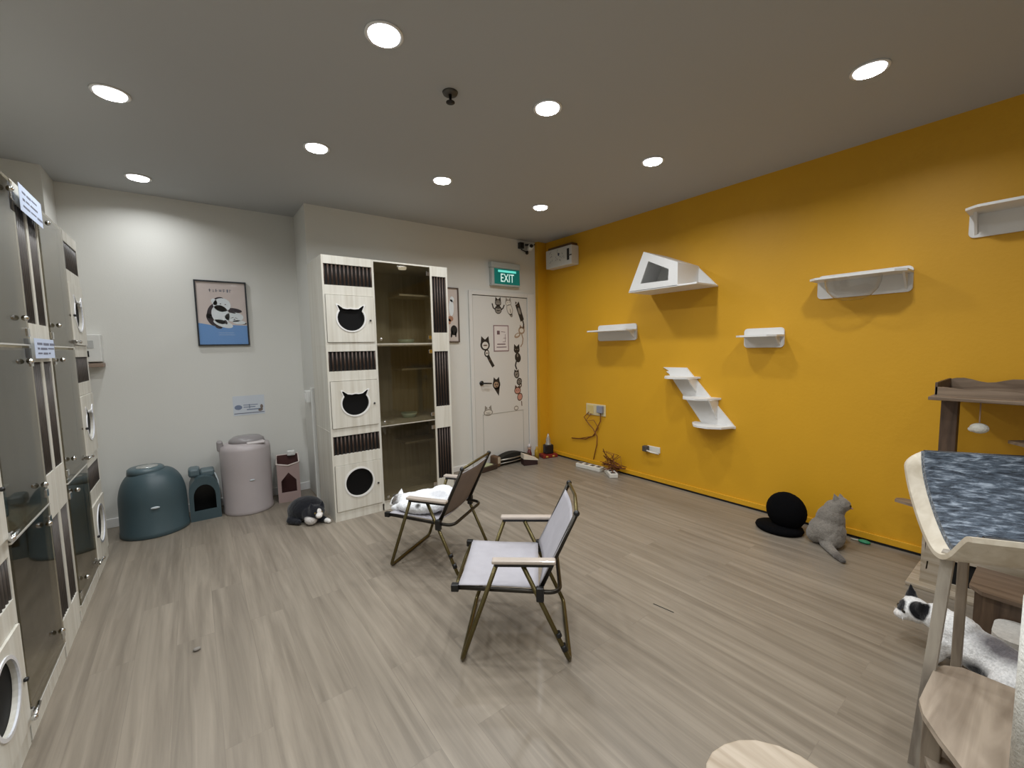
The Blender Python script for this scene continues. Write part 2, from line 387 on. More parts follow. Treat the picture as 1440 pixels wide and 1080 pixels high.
def cabinet(label, loc, rz, mirror=False, latches=True, slat=None):
    """front in the local XZ plane at y=0, depth +y, x from 0 to CW"""
    t = thing('pet_cabinet', label, 'pet cabinet', loc, rz)
    slat = slat or M_brown
    X = (lambda a: CW-a) if mirror else (lambda a: a)
    def bx(mb, a0, a1, y0, y1, z0, z1, bev=0): mb.box(X(a0), X(a1), y0, y1, z0, z1, bev)
    c = MB()
    bx(c, 0, .016, .018, CD, 0, CH); bx(c, CW-.016, CW, .018, CD, 0, CH)
    bx(c, .016, CW-.016, .018, CD, CH-.018, CH)
    for z in (.060, .722, 1.412): bx(c, .016, CW-.016, .020, CD-.012, z, z+.018)
    for z in (.733, 1.424):                                     # joints between the stacked tiers
        bx(c, -.0015, 0, .018, CD, z, z+.004)
    c.build('carcass', M_lam, t)
    k = MB(); bx(k, .016, CW-.016, CD-.012, CD, .06, CH-.018); k.build('back_panel', M_lamin, t)
    k = MB()
    for z0, z1 in ((.078, .722), (.740, 1.412), (1.430, CH-.018)): bx(k, .392, .402, .022, CD-.014, z0, z1)
    k.build('partition', M_lamin, t)
    # face frame with openings
    f = MB()
    bx(f, 0, .014, 0, .018, 0, CH); bx(f, .388, .404, 0, .018, .06, CH)
    bx(f, .912, .930, 0, .018, .06, CH); bx(f, 1.070, CW, 0, .018, 0, CH)
    vents = ((.545, .696), (1.219, 1.376), (1.895, 2.058)); doors = ((.078, .458), (.760, 1.141), (1.447, 1.822)); slats = ((.171, .649), (.851, 1.359), (1.529, 2.033))
    zz = sorted([0]+[v for p in vents+doors for v in p]+[CH])
    for i in range(0, len(zz), 2): bx(f, .014, .388, 0, .018, zz[i], zz[i+1])
    zz = sorted([0]+[v for p in slats for v in p]+[CH])
    for i in range(0, len(zz), 2): bx(f, .930, 1.070, 0, .018, zz[i], zz[i+1])
    bx(f, .404, .912, 0, .018, 0, .078); bx(f, .404, .912, .004, .018, CH-.014, CH)
    f.build('face_frame', M_lam, t)
    for z0, z1 in vents:
        g = MB(); n = 13
        for i in range(n): 
            a = .018+(.366)*i/(n-1); g.tube([(X(a), .010, z0), (X(a), .010, z1)], .0075, 8)
        bx(g, .014, .388, .016, .019, z0, z1)
        o = g.build('vent_grille', [slat, M_blackbk], t); 
        for p in o.data.polygons:
            if not p.use_smooth and p.area > .01: p.material_index = 1
    for z0, z1 in slats:
        g = MB(); n = 6
        for i in range(n):
            a = .934+.132*i/(n-1); g.tube([(X(a), .010, z0), (X(a), .010, z1)], .0065, 8)
        bx(g, .930, 1.070, .016, .019, z0, z1)
        o = g.build('slat_panel', [slat, M_blackbk], t)
        for p in o.data.polygons:
            if not p.use_smooth and p.area > .01: p.material_index = 1
    # cat-hole doors
    for i, (z0, z1) in enumerate(doors):
        w = .368; h = z1-z0-.006; ctr = (.003, .005 if i else .028)
        shape = off(cat_outline(.108), ctr) if i else off(oval(.112, .115), ctr)
        sx = -1 if mirror else 1
        base = frame((X(.201), -.004, (z0+z1)/2), (1, 0, 0), (0, 0, 1))     # z of frame = -y (towards the room)
        d = MB(); d.prism(rrect(-w/2, w/2, -h/2, h/2, .004, 2), .016, base @ Matrix.Translation((0, 0, -.012)), holes=[shape])
        dr = d.build('cat_door', M_lam, t)
        r = MB(); r.prism(off(grow(off(shape, (-ctr[0], -ctr[1])), 1.10), ctr), .006, base @ Matrix.Translation((0, 0, .002)), holes=[off(grow(off(shape, (-ctr[0], -ctr[1])), .99), ctr)])
        r.build('porthole_rim', M_white if not mirror and rz == 0 else mat('glossy_white_rim', '#eef0f6', .12, coat=1), dr)
        p = MB(); p.prism(off(grow(off(shape, (-ctr[0], -ctr[1])), 1.04), ctr), .003, base @ Matrix.Translation((0, 0, -.016)))
        p.build('porthole_flap', mat('black_flap', '#060607', .6, spec=.2), dr)
        kb = MB(); kb.lathe([(0, .014), (.007, .012), (.008, .004), (.005, 0), (0, 0)], seg=14, M=base @ Matrix.Translation((sx*.155, -.01, .004)))
        kb.build('door_knob', M_black, dr)
    # glass doors
    for i, (z0, z1) in enumerate(((.084, .728), (.738, 1.419), (1.436, 2.108))):
        g = MB(); bx(g, .408, .908, -.006, 0, z0, z1); gd = g.build('glass_door', M_glass, t)
        e = MB(); bx(e, .406, .910, -.008, .002, z0-.007, z0-.0005); e.build('bottom_strip', mat('bright_edge_strip', '#e3e0d8', .25, .4), gd)
        for zk in ((z0+.105, z1-.055) if latches else (z0+.035,)):
            kb = MB(); kb.ball((X(.805 if latches else .435), -.020, zk), .012, 14); kb.build('knob', M_chrome, gd)
        for z in (z0+.05, z1-.06):
            hg = MB(); bx(hg, .872, .906, -.010, .004, z-.018, z+.018, .003); hg.build('hinge', M_chrome, gd)
        if latches:
            l = MB(); yy = -.018; zc = z0+.03
            l.box(X(.405), X(.385), -.016, 0, zc-.012, zc+.012, .003); l.tube([(X(.44), yy, zc), (X(.40), yy-.004, zc+.002), (X(.355), yy-.006, zc)], .006, 10); l.ball((X(.35), yy-.006, zc), .010, 12)
            l.build('latch', M_chrome, gd)
    # inner climbing shelves
    for z in (1.87, 1.19, .50):
        s = MB(); bx(s, .70, 1.068, .20, CD-.014, z, z+.016); s.build('inner_shelf', M_lamin, t)
    return t

cabinet('tall pale wood pet cabinet standing against the wall beside the exit door', (.840, 3.525, 0), 0, latches=False)
# left wall: local x runs along +y, depth along -x
cabinet('nearest tall pale pet cabinet on the left wall, cut by the picture edge', (-.553, 1.792, 0), pi/2, slat=M_greyslat)
cabinet('far tall pale pet cabinet on the left wall, next to the teal litter box', (-.553, 2.880, 0), pi/2, mirror=True, slat=M_greyslat)

M_bowl = mat('pale_green_bowl', '#b9cfc8', .3)
def bowl(x, y, z, lab, m=M_bowl, r=.075):
    t = thing('food_bowl', lab, 'bowl', (x, y, z), 0, 'food bowls inside the pet cabinets')
    MB().lathe([(0, .003), (r*.7, .003), (r, .042), (r*1.04, .045), (r*.8, 0), (0, 0)], seg=28).build('bowl_shell', m, t)
bowl(1.62, 3.80, 1.430, 'pale green food bowl behind glass in the top tier of the door-side cabinet')
bowl(1.62, 3.80, .740, 'pale food bowl behind glass in the middle tier of the door-side cabinet')
bowl(-.80, 2.42, .078, 'grey food bowl behind the bottom glass of the nearest left cabinet', mat('grey_bowl', '#7b8582', .35), .10)
tb = thing('storage_tray', 'blue plastic tray behind the middle glass of the nearest left cabinet', 'tray', (-.78, 2.42, .740))
k = MB(); k.box(-.14, .14, -.17, .17, 0, .006); k.box(-.14, -.134, -.17, .17, 0, .12); k.box(.134, .14, -.17, .17, 0, .12); k.box(-.14, .14, -.17, -.164, 0, .12); k.box(-.14, .14, .164, .17, 0, .12)
k.build('tray_body', mat('blue_tray', '#6f93b4', .4), tb)
k = MB(); k.box(-.15, .15, -.18, .18, .12, .128, .003); k.build('tray_lid', mat('pale_tray_lid', '#aebfca', .3), tb)
pk = thing('cabinet_puck', 'small round white puck under the top of the door-side cabinet', 'lamp', (1.535, 3.62, CH-.018))
MB().lathe([(0, -.022), (.032, -.020), (.036, -.012), (.036, 0), (0, 0)], seg=24).build('puck_body', mat('cabinet_puck_white', '#f4f4ee', .4, emit='#fff8e8', estr=1.2), pk)  # small white disc with a weak emission

# notes taped across the two left cabinets
M_paper = mat('blueish_paper', '#c3cfe6', .7); M_ink = mat('ink', '#6d7182', .7); M_tape = glass_mat('clear_tape', '#eef2f6', .6, .15)
def note(lab, y0, y1, z0, z1, seed):
    random.seed(seed); t = thing('taped_note', lab, 'paper note', (-.553, (y0+y1)/2, (z0+z1)/2), 0)
    x = .0215
    mb = MB(); mb.box(x-.001, x, y0-(y0+y1)/2, y1-(y0+y1)/2, z0-(z0+z1)/2, z1-(z0+z1)/2); mb.build('paper', M_paper, t)
    i = MB(); w = (y1-y0)/2; h = (z1-z0)/2
    for r in range(3):
        zz = h*.5-r*h*.5
        yy = -w*.75
        while yy < w*.6:
            l = random.uniform(.03, .11); i.box(x, x+.0006, yy, yy+l, zz-random.uniform(.002, .007), zz+.004); yy += l+.015
    i.build('printed_lines', M_ink, t)
note('blue printed notice taped at the top across both left cabinets', 2.71, 3.05, 2.00, 2.115, 3)
note('small pale note taped below the top tier across both left cabinets', 2.68, 3.00, 1.375, 1.462, 5)

# ================================================================== PICTURES AND SIGNS
def art_polys(parent, name, polys, M, m, z):
    mb = MB()
    for p in polys: mb.prism(p, .0006, M @ Matrix.Translation((0, 0, z)))
    return mb.build(name, m, parent)
def blob(cx, cy, rx, ry, rot=0, n=20):
    r = radians(rot); return [(cx+cos(a)*rx*cos(r)-sin(a)*ry*sin(r), cy+cos(a)*rx*sin(r)+sin(a)*ry*cos(r)) for a in [2*pi*i/n for i in range(n)]]
def scribble(parent, name, x0, x1, y, h, M, m, z, seed):
    random.seed(seed); mb = MB(); x = x0
    while x < x1:
        w = random.uniform(h*.5, h*1.0)
        for q in range(3):
            a = random.uniform(0, w*.7); b = random.uniform(-h/2, h*.3)
            if random.random() < .5: mb.prism([(x+a, y-h/2), (x+a+h*.14, y-h/2), (x+a+h*.14, y+h/2), (x+a, y+h/2)], .0006, M @ Matrix.Translation((0, 0, z)))
            else: mb.prism([(x, y+b), (x+w, y+b), (x+w, y+b+h*.14), (x, y+b+h*.14)], .0006, M @ Matrix.Translation((0, 0, z)))
        x += w+h*.35
    return mb.build(name, m, parent)
def picture_frame(t, w, h, M, fm, fwid=.012, dep=.022):
    mb = MB(); mb.prism([(-w/2, -h/2), (w/2, -h/2), (w/2, h/2), (-w/2, h/2)], dep, M, holes=[[(-w/2+fwid, -h/2+fwid), (w/2-fwid, -h/2+fwid), (w/2-fwid, h/2-fwid), (-w/2+fwid, h/2-fwid)]])
    mb.build('picture_frame', fm, t)
# blue cat print
PW, PH = .384, .568
t = thing('framed_print', 'black-framed print of cuddling white cats on blue, on the far white wall', 'picture', (.246, YA, 1.733))
M = frame((0, 0, 0), (1, 0, 0), (0, 0, 1))
picture_frame(t, PW, PH, M, mat('dark_frame', '#23262b', .4))
MB().prism([(-PW/2+.01, -PH/2+.01), (PW/2-.01, -PH/2+.01), (PW/2-.01, PH/2-.01), (-PW/2+.01, PH/2-.01)], .012, M).build('print_sheet', mat('print_beige', '#d8cac4', .6), t)
art_polys(t, 'blue_ground', [[(-PW/2+.012, -PH/2+.012), (PW/2-.012, -PH/2+.012), (PW/2-.012, -.105), (.06, -.10), (-.02, -.125), (-.1, -.10), (-PW/2+.012, -.085)]], M, mat('print_blue', '#6c9dd8', .6), .012)
art_polys(t, 'dark_cat_patches', [blob(-.075, .015, .035, .07, -18), blob(-.085, -.055, .028, .06, 25), blob(-.035, -.115, .028, .018, -20), blob(.09, .03, .058, .02, -8), blob(-.02, .125, .035, .018, 12), blob(.155, -.085, .022, .01, 0)], M, mat('print_dark', '#2a1a24', .6), .0126)
art_polys(t, 'white_cat_bodies', [blob(0, .075, .065, .06), blob(-.015, -.01, .065, .085, 15), blob(0, -.09, .075, .03, -20), blob(.085, -.03, .07, .042), blob(.12, -.075, .05, .018, -5), blob(-.055, .10, .02, .03, 25)], M, mat('print_white', '#e6ecef', .6), .0132)
art_polys(t, 'cat_face_marks', [blob(.02, -.075, .010, .02, 20), blob(-.01, .085, .005, .004), blob(.025, .08, .005, .004), blob(.07, -.035, .014, .002, 20), blob(.10, -.038, .014, .002, -20), blob(.085, -.05, .006, .004), blob(.07, .012, .03, .006, -15)], M, mat('print_dark', '#2a1a24', .6), .0138)
scribble(t, 'title_lettering', -.09, .07, .20, .026, M, M_ink, .012, 11)
art_polys(t, 'caption_lines', [[(-.04, -.172), (.075, -.172), (.075, -.168), (-.04, -.168)], [(-.04, -.19), (.08, -.19), (.08, -.186), (-.04, -.186)]], M, mat('print_pale_line', '#a8bfe0', .6), .0126)
MB().prism([(-PW/2+.012, -PH/2+.012), (PW/2-.012, -PH/2+.012), (PW/2-.012, PH/2-.012), (-PW/2+.012, PH/2-.012)], .001, M @ Matrix.Translation((0, 0, .0165))).build('glazing', glass_mat('picture_glazing', '#fcfcfc', .5, .05), t)
# second print behind the cabinet
t = thing('framed_print', 'narrow-looking framed cat print half hidden beside the door-side cabinet', 'picture', (2.20, YB, 1.745))
M = frame((0, 0, 0), (1, 0, 0), (0, 0, 1)); w2, h2 = .36, .59
picture_frame(t, w2, h2, M, mat('brown_frame', '#5d5048', .5))
MB().prism([(-w2/2+.01, -h2/2+.01), (w2/2-.01, -h2/2+.01), (w2/2-.01, h2/2-.01), (-w2/2+.01, h2/2-.01)], .010, M).build('print_sheet', mat('print_pinkish', '#cdc1b9', .6), t)
art_polys(t, 'black_cat_shape', [blob(.115, -.165, .042, .055), blob(.085, -.205, .012, .04, -10), blob(.135, -.21, .01, .03)], M, mat('print_black', '#0f0d0e', .6), .010)
art_polys(t, 'orange_cat_shape', [blob(.075, -.04, .035, .03), blob(.06, -.07, .02, .03)], M, mat('print_orange', '#a97b62', .6), .0106)
art_polys(t, 'white_cat_shape', [blob(.09, .08, .03, .09), blob(.10, .17, .025, .03)], M, mat('print_white', '#e6ecef', .6), .0106)
# little notice on the far wall
t = thing('wall_notice', 'small pale blue notice sheet stuck on the far wall under the cat print', 'notice', (.396, YA, .897))
M = frame((0, 0, 0), (1, 0, 0), (0, 0, 1))
MB().prism([(-.125, -.09), (.125, -.09), (.125, .09), (-.125, .09)], .002, M).build('sheet', mat('notice_paper', '#ccd2da', .6), t)
art_polys(t, 'printed_marks', [blob(-.085, -.015, .03, .022), [(-.045, .0), (.07, .0), (.07, .006), (-.045, .006)], [(-.045, -.02), (.05, -.02), (.05, -.013), (-.045, -.013)], [(-.02, -.045), (.09, -.045), (.09, -.036), (-.02, -.036)], [(.0, -.03), (.006, -.03), (.006, .01), (.0, .01)]], M, mat('notice_ink', '#76829a', .7), .002)
art_polys(t, 'dark_corner_mark', [blob(.09, -.05, .02, .014, 20), blob(.10, -.02, .012, .02)], M, mat('notice_brown', '#7d7068', .7), .002)
art_polys(t, 'bottom_rule', [[(-.12, -.075), (.12, -.075), (.12, -.068), (-.12, -.068)]], M, M_ink, .002)
# white device on the far wall beside the cabinet
t = thing('wall_intercom', 'white wall device with small dark screen behind the far left cabinet', 'intercom', (-.62, YA, 1.42))
MB().box(-.09, .07, -.09, 0, -.085, .125, .006).build('housing', M_plastic, t)
MB().box(-.06, .0, -.094, -.089, -.045, .0, .001).build('screen', M_black, t)
MB().box(-.07, .03, -.0935, -.089, .02, .08, .002).build('face_panel', mat('grey_face', '#b9bab8', .4), t)
MB().box(-.13, .075, -.11, 0, -.125, -.095, .003).build('ledge', mat('ledge_wood', '#8d7a6c', .5), t)
# light switch on the duct
t = thing('light_switch', 'white switch box on the corner of the projecting wall', 'light switch', (XC-.001, 4.30, .965))
MB().box(-.05, 0, -.05, .05, -.055, .055, .006).build('switch_box', M_plastic, t)
MB().box(-.055, -.049, -.025, .025, -.03, .03, .003).build('rocker', M_white, t)

# exit sign
t = thing('exit_sign', 'green lit EXIT sign above the white door', 'exit sign', (3.01, YB, 2.215))
MB().box(-.205, .205, -.055, 0, -.118, .085, .006).build('sign_housing', mat('sign_grey', '#b9c0c0', .4), t)
MB().box(-.215, .205, -.062, 0, .085, .150, .006).build('top_housing', mat('sign_grey', '#b9c0c0', .4), t)
MB().box(-.172, .195, -.059, -.054, -.098, .078, .001).build('sign_panel', mat('sign_green', '#0b5f58', .3, emit='#0a7a70', estr=.55), t)
MB().box(-.12, .14, -.0605, -.0585, .038, .062, .0005).build('lit_strip', mat('sign_glow', '#8ff0e4', .3, emit='#5ff0e0', estr=1.0), t)
text_mesh('exit_lettering', 'EXIT', .135, mat('sign_white', '#e8fffa', .4, emit='#d8fff6', estr=1.0), Matrix.Translation((.01, -.0595, -.03)) @ Matrix.Rotation(pi/2, 4, 'X'), t, sx=.72)

# distribution box on yellow wall
t = thing('wall_box', 'white electrical box with pen drawing high on the yellow wall by the exit', 'electrical box', (XR, 3.70, 2.435))
MB().box(-.12, 0, -.19, .245, -.120, .095, .008).build('box_body', mat('aged_white_metal', '#cfccc6', .45), t)
mb = MB(); mb.box(-.124, -.119, -.155, -.12, -.07, .06, .002); mb.tube([(-.122, -.15, -.02), (-.13, -.19, -.02), (-.13, -.20, -.02)], .006); mb.build('latch', M_black, t)
random.seed(4); mb = MB()
for i in range(22):
    y = random.uniform(-.06, .19); z = random.uniform(-.07, .06); a = random.uniform(0, pi); l = random.uniform(.012, .03)
    mb.tube([(-.1205, y, z), (-.1205, y+cos(a)*l, z+sin(a)*l)], .0016, 5)
mb.ball((-.1205, .02, .02), (.001, .015, .018), 10)
mb.build('pen_drawing', mat('pen_blue', '#3d3f5c', .6), t)
MB().box(-.10, 0, -.17, .225, .095, .125, .004).build('top_flap', mat('brown_flap', '#5c4128', .6), t)
# security camera
t = thing('security_camera', 'small white security camera with black cables in the ceiling corner', 'security camera', (3.36, 4.05, 2.575))
MB().tube([(-.01, .08, .05), (0, .03, .04), (.0, 0, .0)], .012).build('bracket', M_black, t)
R = Euler((radians(80), 0, radians(-25))).to_matrix().to_4x4()
MB().lathe([(0, 0), (.03, 0), (.036, .01), (.036, .09), (.0, .095)], M=R @ Matrix.Translation((0, 0, -.04)), seg=20).build('camera_body', M_plastic, t)
MB().lathe([(0, .002), (.022, 0), (.022, -.006), (0, -.008)], M=R @ Matrix.Translation((0, 0, .06)), seg=20).build('camera_lens', M_black, t)
mb = MB(); mb.tube([(-.10, .075, .06), (-.08, .05, .03), (-.09, .06, -.02), (-.03, .05, -.04), (.03, .06, -.02), (.06, .05, .03), (.10, .03, .06)], .007, 8); mb.box(-.13, -.07, .03, .078, -.01, .06, .004); mb.ball((-.02, .04, -.055), .02, 12)
mb.build('cable_cluster', M_black, t)

# ------------------------------------------------------------------ stickers on the door
Yd = YB-.0121
def sticker(name, label, cx, cz, layers, group='cat stickers on the exit door'):
    t = thing(name, label, 'sticker', (cx, Yd, cz), 0, group)
    M = frame((0, 0, 0), (1, 0, 0), (0, 0, 1))
    for i, (nm, polys, m) in enumerate(layers): art_polys(t, nm, polys, M, m, .0004*i+.0001)
    return t
def ears(cx, cy, r, tilt=0):
    return [[(cx-r, cy+r*.3), (cx-r*.85, cy+r*1.5), (cx-r*.1, cy+r*.85)], [(cx+r, cy+r*.3), (cx+r*.85, cy+r*1.5), (cx+r*.1, cy+r*.85)]]
def tailp(pts, w):
    L = []; Rr = []
    for i, p in enumerate(pts):
        a = Vector(pts[max(0, i-1)]); b = Vector(pts[min(len(pts)-1, i+1)]); d = (b-a).normalized(); n = Vector((-d.y, d.x))*w
        L.append((p[0]+n.x, p[1]+n.y)); Rr.append((p[0]-n.x, p[1]-n.y))
    return L+Rr[::-1]
K = mat('sticker_black', '#2b2622', .6); G = mat('sticker_grey', '#8d867d', .6); Wt = mat('sticker_white', '#d9d4cb', .6); T = mat('sticker_tan', '#a58d75', .6); P = mat('sticker_pink', '#c58f7f', .6); Bn = mat('sticker_brown', '#5a4334', .6)
sticker('cat_sticker', 'grey striped sitting cat sticker at the top middle of the door', 2.912, 1.865, [('outline', [blob(0, .04, .045, .04), blob(0, -.04, .05, .05)]+ears(0, .045, .042)+[tailp([(-.04, -.04), (-.07, -.02), (-.085, .03)], .008), tailp([(.04, -.04), (.07, -.02), (.09, .02)], .008)], K), ('coat', [blob(0, .04, .036, .03), blob(0, -.045, .04, .035)], G), ('stripes', [blob(-.015, .05, .006, .006), blob(.015, .05, .006, .006), blob(0, .015, .03, .005), blob(0, -.02, .03, .006), blob(0, -.05, .03, .006)], K)])
sticker('cat_sticker', 'white fluffy cat sticker at the top right of the door', 3.07, 1.855, [('outline', [blob(-.01, .055, .045, .035), blob(.01, -.02, .045, .07, 15), blob(.03, -.085, .022, .03, 20)]+ears(-.01, .06, .04), G), ('coat', [blob(-.01, .053, .037, .028), blob(.01, -.02, .037, .058, 15)], Wt), ('face', [blob(-.025, .06, .005, .005), blob(.006, .06, .005, .005), blob(.02, -.04, .006, .03, 15)], G)])
sticker('cat_sticker', 'dark long cat sticker climbing near the top right corner of the door', 3.225, 1.79, [('outline', [[(-.06, .10), (.0, .13), (.07, -.07), (.02, -.10)]]+ears(-.03, .10, .03)+[tailp([(.05, -.08), (.065, -.13), (.055, -.18)], .009)], K), ('belly', [blob(.0, .03, .018, .045, 22)], G), ('face', [blob(-.02, .095, .012, .010)], Bn)])
sticker('cat_sticker', 'pale tan cat sticker curling on the right edge of the door', 3.235, 1.545, [('outline', [blob(.02, .04, .05, .045), blob(-.045, -.02, .05, .028, 25), tailp([(.02, 0), (.04, -.06), (.03, -.12), (.0, -.16)], .008)]+ears(.03, .05, .04), T), ('coat', [blob(.02, .04, .03, .026), blob(-.045, -.015, .03, .014, 25)], Wt)])
sticker('cat_sticker', 'solid black cat sticker with raised ears on the right of the door', 3.175, 1.30, [('outline', [blob(0, .05, .045, .042), blob(.015, -.045, .045, .06, 12), tailp([(-.01, -.09), (-.025, -.14), (-.005, -.19)], .010)]+ears(0, .055, .044), K), ('eyes', [blob(-.016, .055, .007, .006), blob(.016, .055, .007, .006), blob(.01, -.02, .01, .02)], G)])
sticker('cat_sticker', 'grey tabby cat sticker above the pink cat on the door', 3.185, 1.0, [('outline', [blob(-.02, .05, .04, .05, 20), blob(.02, -.04, .04, .045, -20)]+ears(-.02, .06, .036), K), ('coat', [blob(-.02, .05, .03, .036, 20), blob(.02, -.04, .028, .03, -20)], G), ('stripes', [blob(-.02, .05, .024, .005, 30), blob(.02, -.03, .024, .005, -30), blob(.02, -.055, .02, .004, -30)], K)])
sticker('cat_sticker', 'pink and brown cat sticker low on the right of the door', 3.185, .815, [('outline', [blob(-.01, .035, .05, .045), blob(.025, -.045, .042, .05, -15), tailp([(.02, .06), (.05, .09), (.05, .12)], .008), tailp([(.05, -.10), (.055, -.16)], .006)]+ears(-.01, .045, .042), Bn), ('coat', [blob(-.01, .035, .04, .034), blob(.025, -.045, .032, .038, -15)], P), ('face', [blob(-.025, .04, .006, .005), blob(.006, .04, .006, .005)], K)])
sticker('cat_sticker', 'round-headed dark cat sticker with a long striped tail left on the door', 2.725, 1.36, [('outline', [blob(-.01, .055, .065, .065), blob(.01, -.04, .035, .045), tailp([(.01, -.04), (.05, -.12), (.10, -.20)], .020)]+ears(-.01, .07, .058), K), ('coat', [blob(-.008, .05, .044, .042), blob(.012, -.04, .022, .03)], Wt), ('stripes', [blob(-.008, .05, .03, .008), blob(.05, -.12, .02, .008, 30), blob(.012, -.04, .018, .006)], Bn)])
sticker('cat_sticker', 'dark teardrop-shaped cat sticker beside the door handle', 2.862, .918, [('outline', [blob(0, .03, .055, .06), [(-.045, .0), (.05, .02), (.03, -.11)]]+ears(.0, .05, .045), K), ('coat', [blob(-.005, .025, .036, .036)], T), ('face', [blob(-.015, .03, .01, .012), blob(.012, .03, .01, .012), blob(.0, .0, .016, .008)], Bn)])
sticker('cat_sticker', 'faded grey outline cat sticker below the door handle', 2.735, .625, [('outline', [blob(0, 0, .065, .04)]+ears(0, .01, .05), G), ('coat', [blob(0, 0, .052, .028)], Wt), ('lines', [blob(0, .0, .04, .003), blob(0, -.014, .03, .003)], G)])
sticker('cat_sticker', 'faded grey cat sticker at the right end of the low door line', 3.15, .635, [('outline', [blob(0, 0, .035, .03)], G), ('coat', [blob(0, 0, .024, .018)], Wt)])
t = thing('door_notice', 'brown-bordered white notice with printed lines on the upper door', 'notice', (2.945, Yd, 1.49))
M = frame((0, 0, 0), (1, 0, 0), (0, 0, 1))
MB().prism([(-.11, -.155), (.11, -.155), (.11, .155), (-.11, .155)], .002, M).build('border', mat('notice_border', '#8a6f72', .6), t)
art_polys(t, 'sheet', [[(-.098, -.143), (.098, -.143), (.098, .143), (-.098, .143)]], M, mat('notice_white', '#e0d9d6', .6), .002)
art_polys(t, 'printed_lines', [[(-.06, .045), (-.02, .045), (-.02, .09), (-.06, .09)], [(.0, .075), (.06, .07), (.06, .076), (.0, .081)], [(.03, .0), (.07, .0), (.07, .005), (.03, .005)], [(.055, -.04), (.06, -.04), (.06, .05), (.055, .05)], [(.02, -.045), (.06, -.045), (.06, -.04), (.02, -.04)], [(-.06, -.075), (.06, -.075), (.06, -.063), (-.06, -.063)], [(-.07, -.108), (.075, -.108), (.075, -.098), (-.07, -.098)]], M, mat('notice_ink_brown', '#6b5258', .7), .0026)

# ================================================================== LITTER BOXES ETC. by the far wall
def dome(name, lab, cat, c, rx, ry, h, m, shoulder=.55, topr=.35, rz=0, group=None):
    t = thing(name, lab, cat, (c[0], c[1], 0), rz, group)
    prof = [(0, 0), (1.0, 0), (1.03, .02*h/h), (1.02, .05), (1.0, .06)]
    n = 14; base = [(0, .0), (.99, .0), (1.02, .006), (1.02, .035), (1.0, .042)]
    pr = [(r, z) for r, z in base]; pr.append((.985, shoulder*h))
    for i in range(1, n+1):
        a = pi/2*i/n; pr.append((topr+(.985-topr)*cos(a), shoulder*h+(h-shoulder*h)*sin(a)))
    pr.append((0, h))
    MB().lathe(pr, sx=rx, sy=ry, seg=44).build('shell', m, t)
    return t
M_teal = mat('teal_plastic', '#3f5157', .42, noise=.03)
t = dome('litter_box', 'large teal domed litter box on the floor beside the far left cabinet', 'litter box', (-.315, 4.315), .212, .205, .49, M_teal, .52, .42)
MB().lathe([(0, .518), (.10, .515), (.112, .505), (.116, .47), (0, .47)], c=(-.03, 0, 0), seg=32).build('top_cap', mat('teal_cap', '#53656b', .35), t)
MB().lathe([(0, .523), (.065, .521), (.07, .514), (0, .514)], c=(-.02, -.01, 0), seg=28).build('cap_disc', mat('silver_disc', '#c9cdcc', .2, .7), t)
MB().ball((.02, -.212, .235), (.028, .006, .009), 14).build('emblem', mat('pale_emblem', '#c3ccd0', .3), t)
# open teal carrier
t = thing('pet_carrier', 'small dark teal pet house with an arched opening between the two bins', 'pet house', (.010, 4.43, 0), 0)
w, d, h = .105, .12, .37
def arch(wd, zb, zs, zt, n=10): return [(-wd, zb), (wd, zb), (wd, zs)]+[(wd*cos(pi*i/n), zs+(zt-zs)*sin(pi*i/n)) for i in range(1, n)]+[(-wd, zs)]
Mf = frame((0, -d, 0), (1, 0, 0), (0, 0, 1))
MB().prism(arch(w, 0, .24, h), .012, Mf, holes=[arch(.075, .085, .20, .30)]).build('front_panel', M_teal, t)
k = MB(); o = arch(w, 0, .24, h); i_ = arch(w-.01, .01, .24, h-.01)
k.prism(o, d*2-.01, frame((0, d, 0), (1, 0, 0), (0, 0, 1)) @ Matrix.Translation((0, 0, .008)), holes=[i_]); k.build('shell', M_teal, t)
MB().prism(arch(w-.005, 0, .24, h-.005), .008, frame((0, d, 0), (1, 0, 0), (0, 0, 1))).build('back_panel', M_black, t)
MB().box(-.10, .095, -d+.02, d-.02, .012, .02).build('inner_floor', M_black, t)
k = MB(); k.box(-.10, -.02, -.05, .08, h-.02, h+.055, .02); k.box(-.02, .08, -.05, .08, h-.03, h+.03, .015); k.build('roof_hatch', mat('teal_grey', '#5d6d72', .4), t)
k = MB(); k.tube([(.08, -.06, .37), (.098, -.10, .31), (.104, -.118, .18)], .005, 8); k.build('strap', mat('pale_strap', '#a9b2b4', .6), t)
# tall beige bin
t = thing('litter_bin', 'tall pale mauve oval litter bin with flip lid on the floor by the far wall', 'litter bin', (.322, 4.36, 0), 0)
M_mauve = mat('mauve_plastic', '#b1a8a8', .38, noise=.02)
MB().lathe([(0, 0), (.195, 0), (.20, .01), (.20, .03), (.196, .05), (.20, .40), (.203, .55), (.195, .585), (.15, .605), (0, .61)], sx=.95, sy=.95, seg=44).build('bin_body', M_mauve, t)
k = MB(); k.lathe([(0, .06), (.09, .055), (.12, .03), (.125, 0), (0, 0)], c=(.015, -.01, .60), sx=1.1, sy=.9, seg=32); k.build('lid_dome', mat('grey_lid', '#8d8888', .3), t)
k = MB(); k.box(.0, .14, -.15, -.06, .595, .618, .01); k.build('lid_lip', mat('light_mauve', '#c3bcbb', .25), t)
k = MB(); k.box(-.205, -.16, -.04, .04, .55, .635, .012); k.build('lid_hinge', mat('grey_lid', '#8d8888', .3), t)
MB().ball((.02, -.192, .30), (.020, .004, .006), 12).build('emblem', mat('pale_emblem', '#c3ccd0', .3), t)
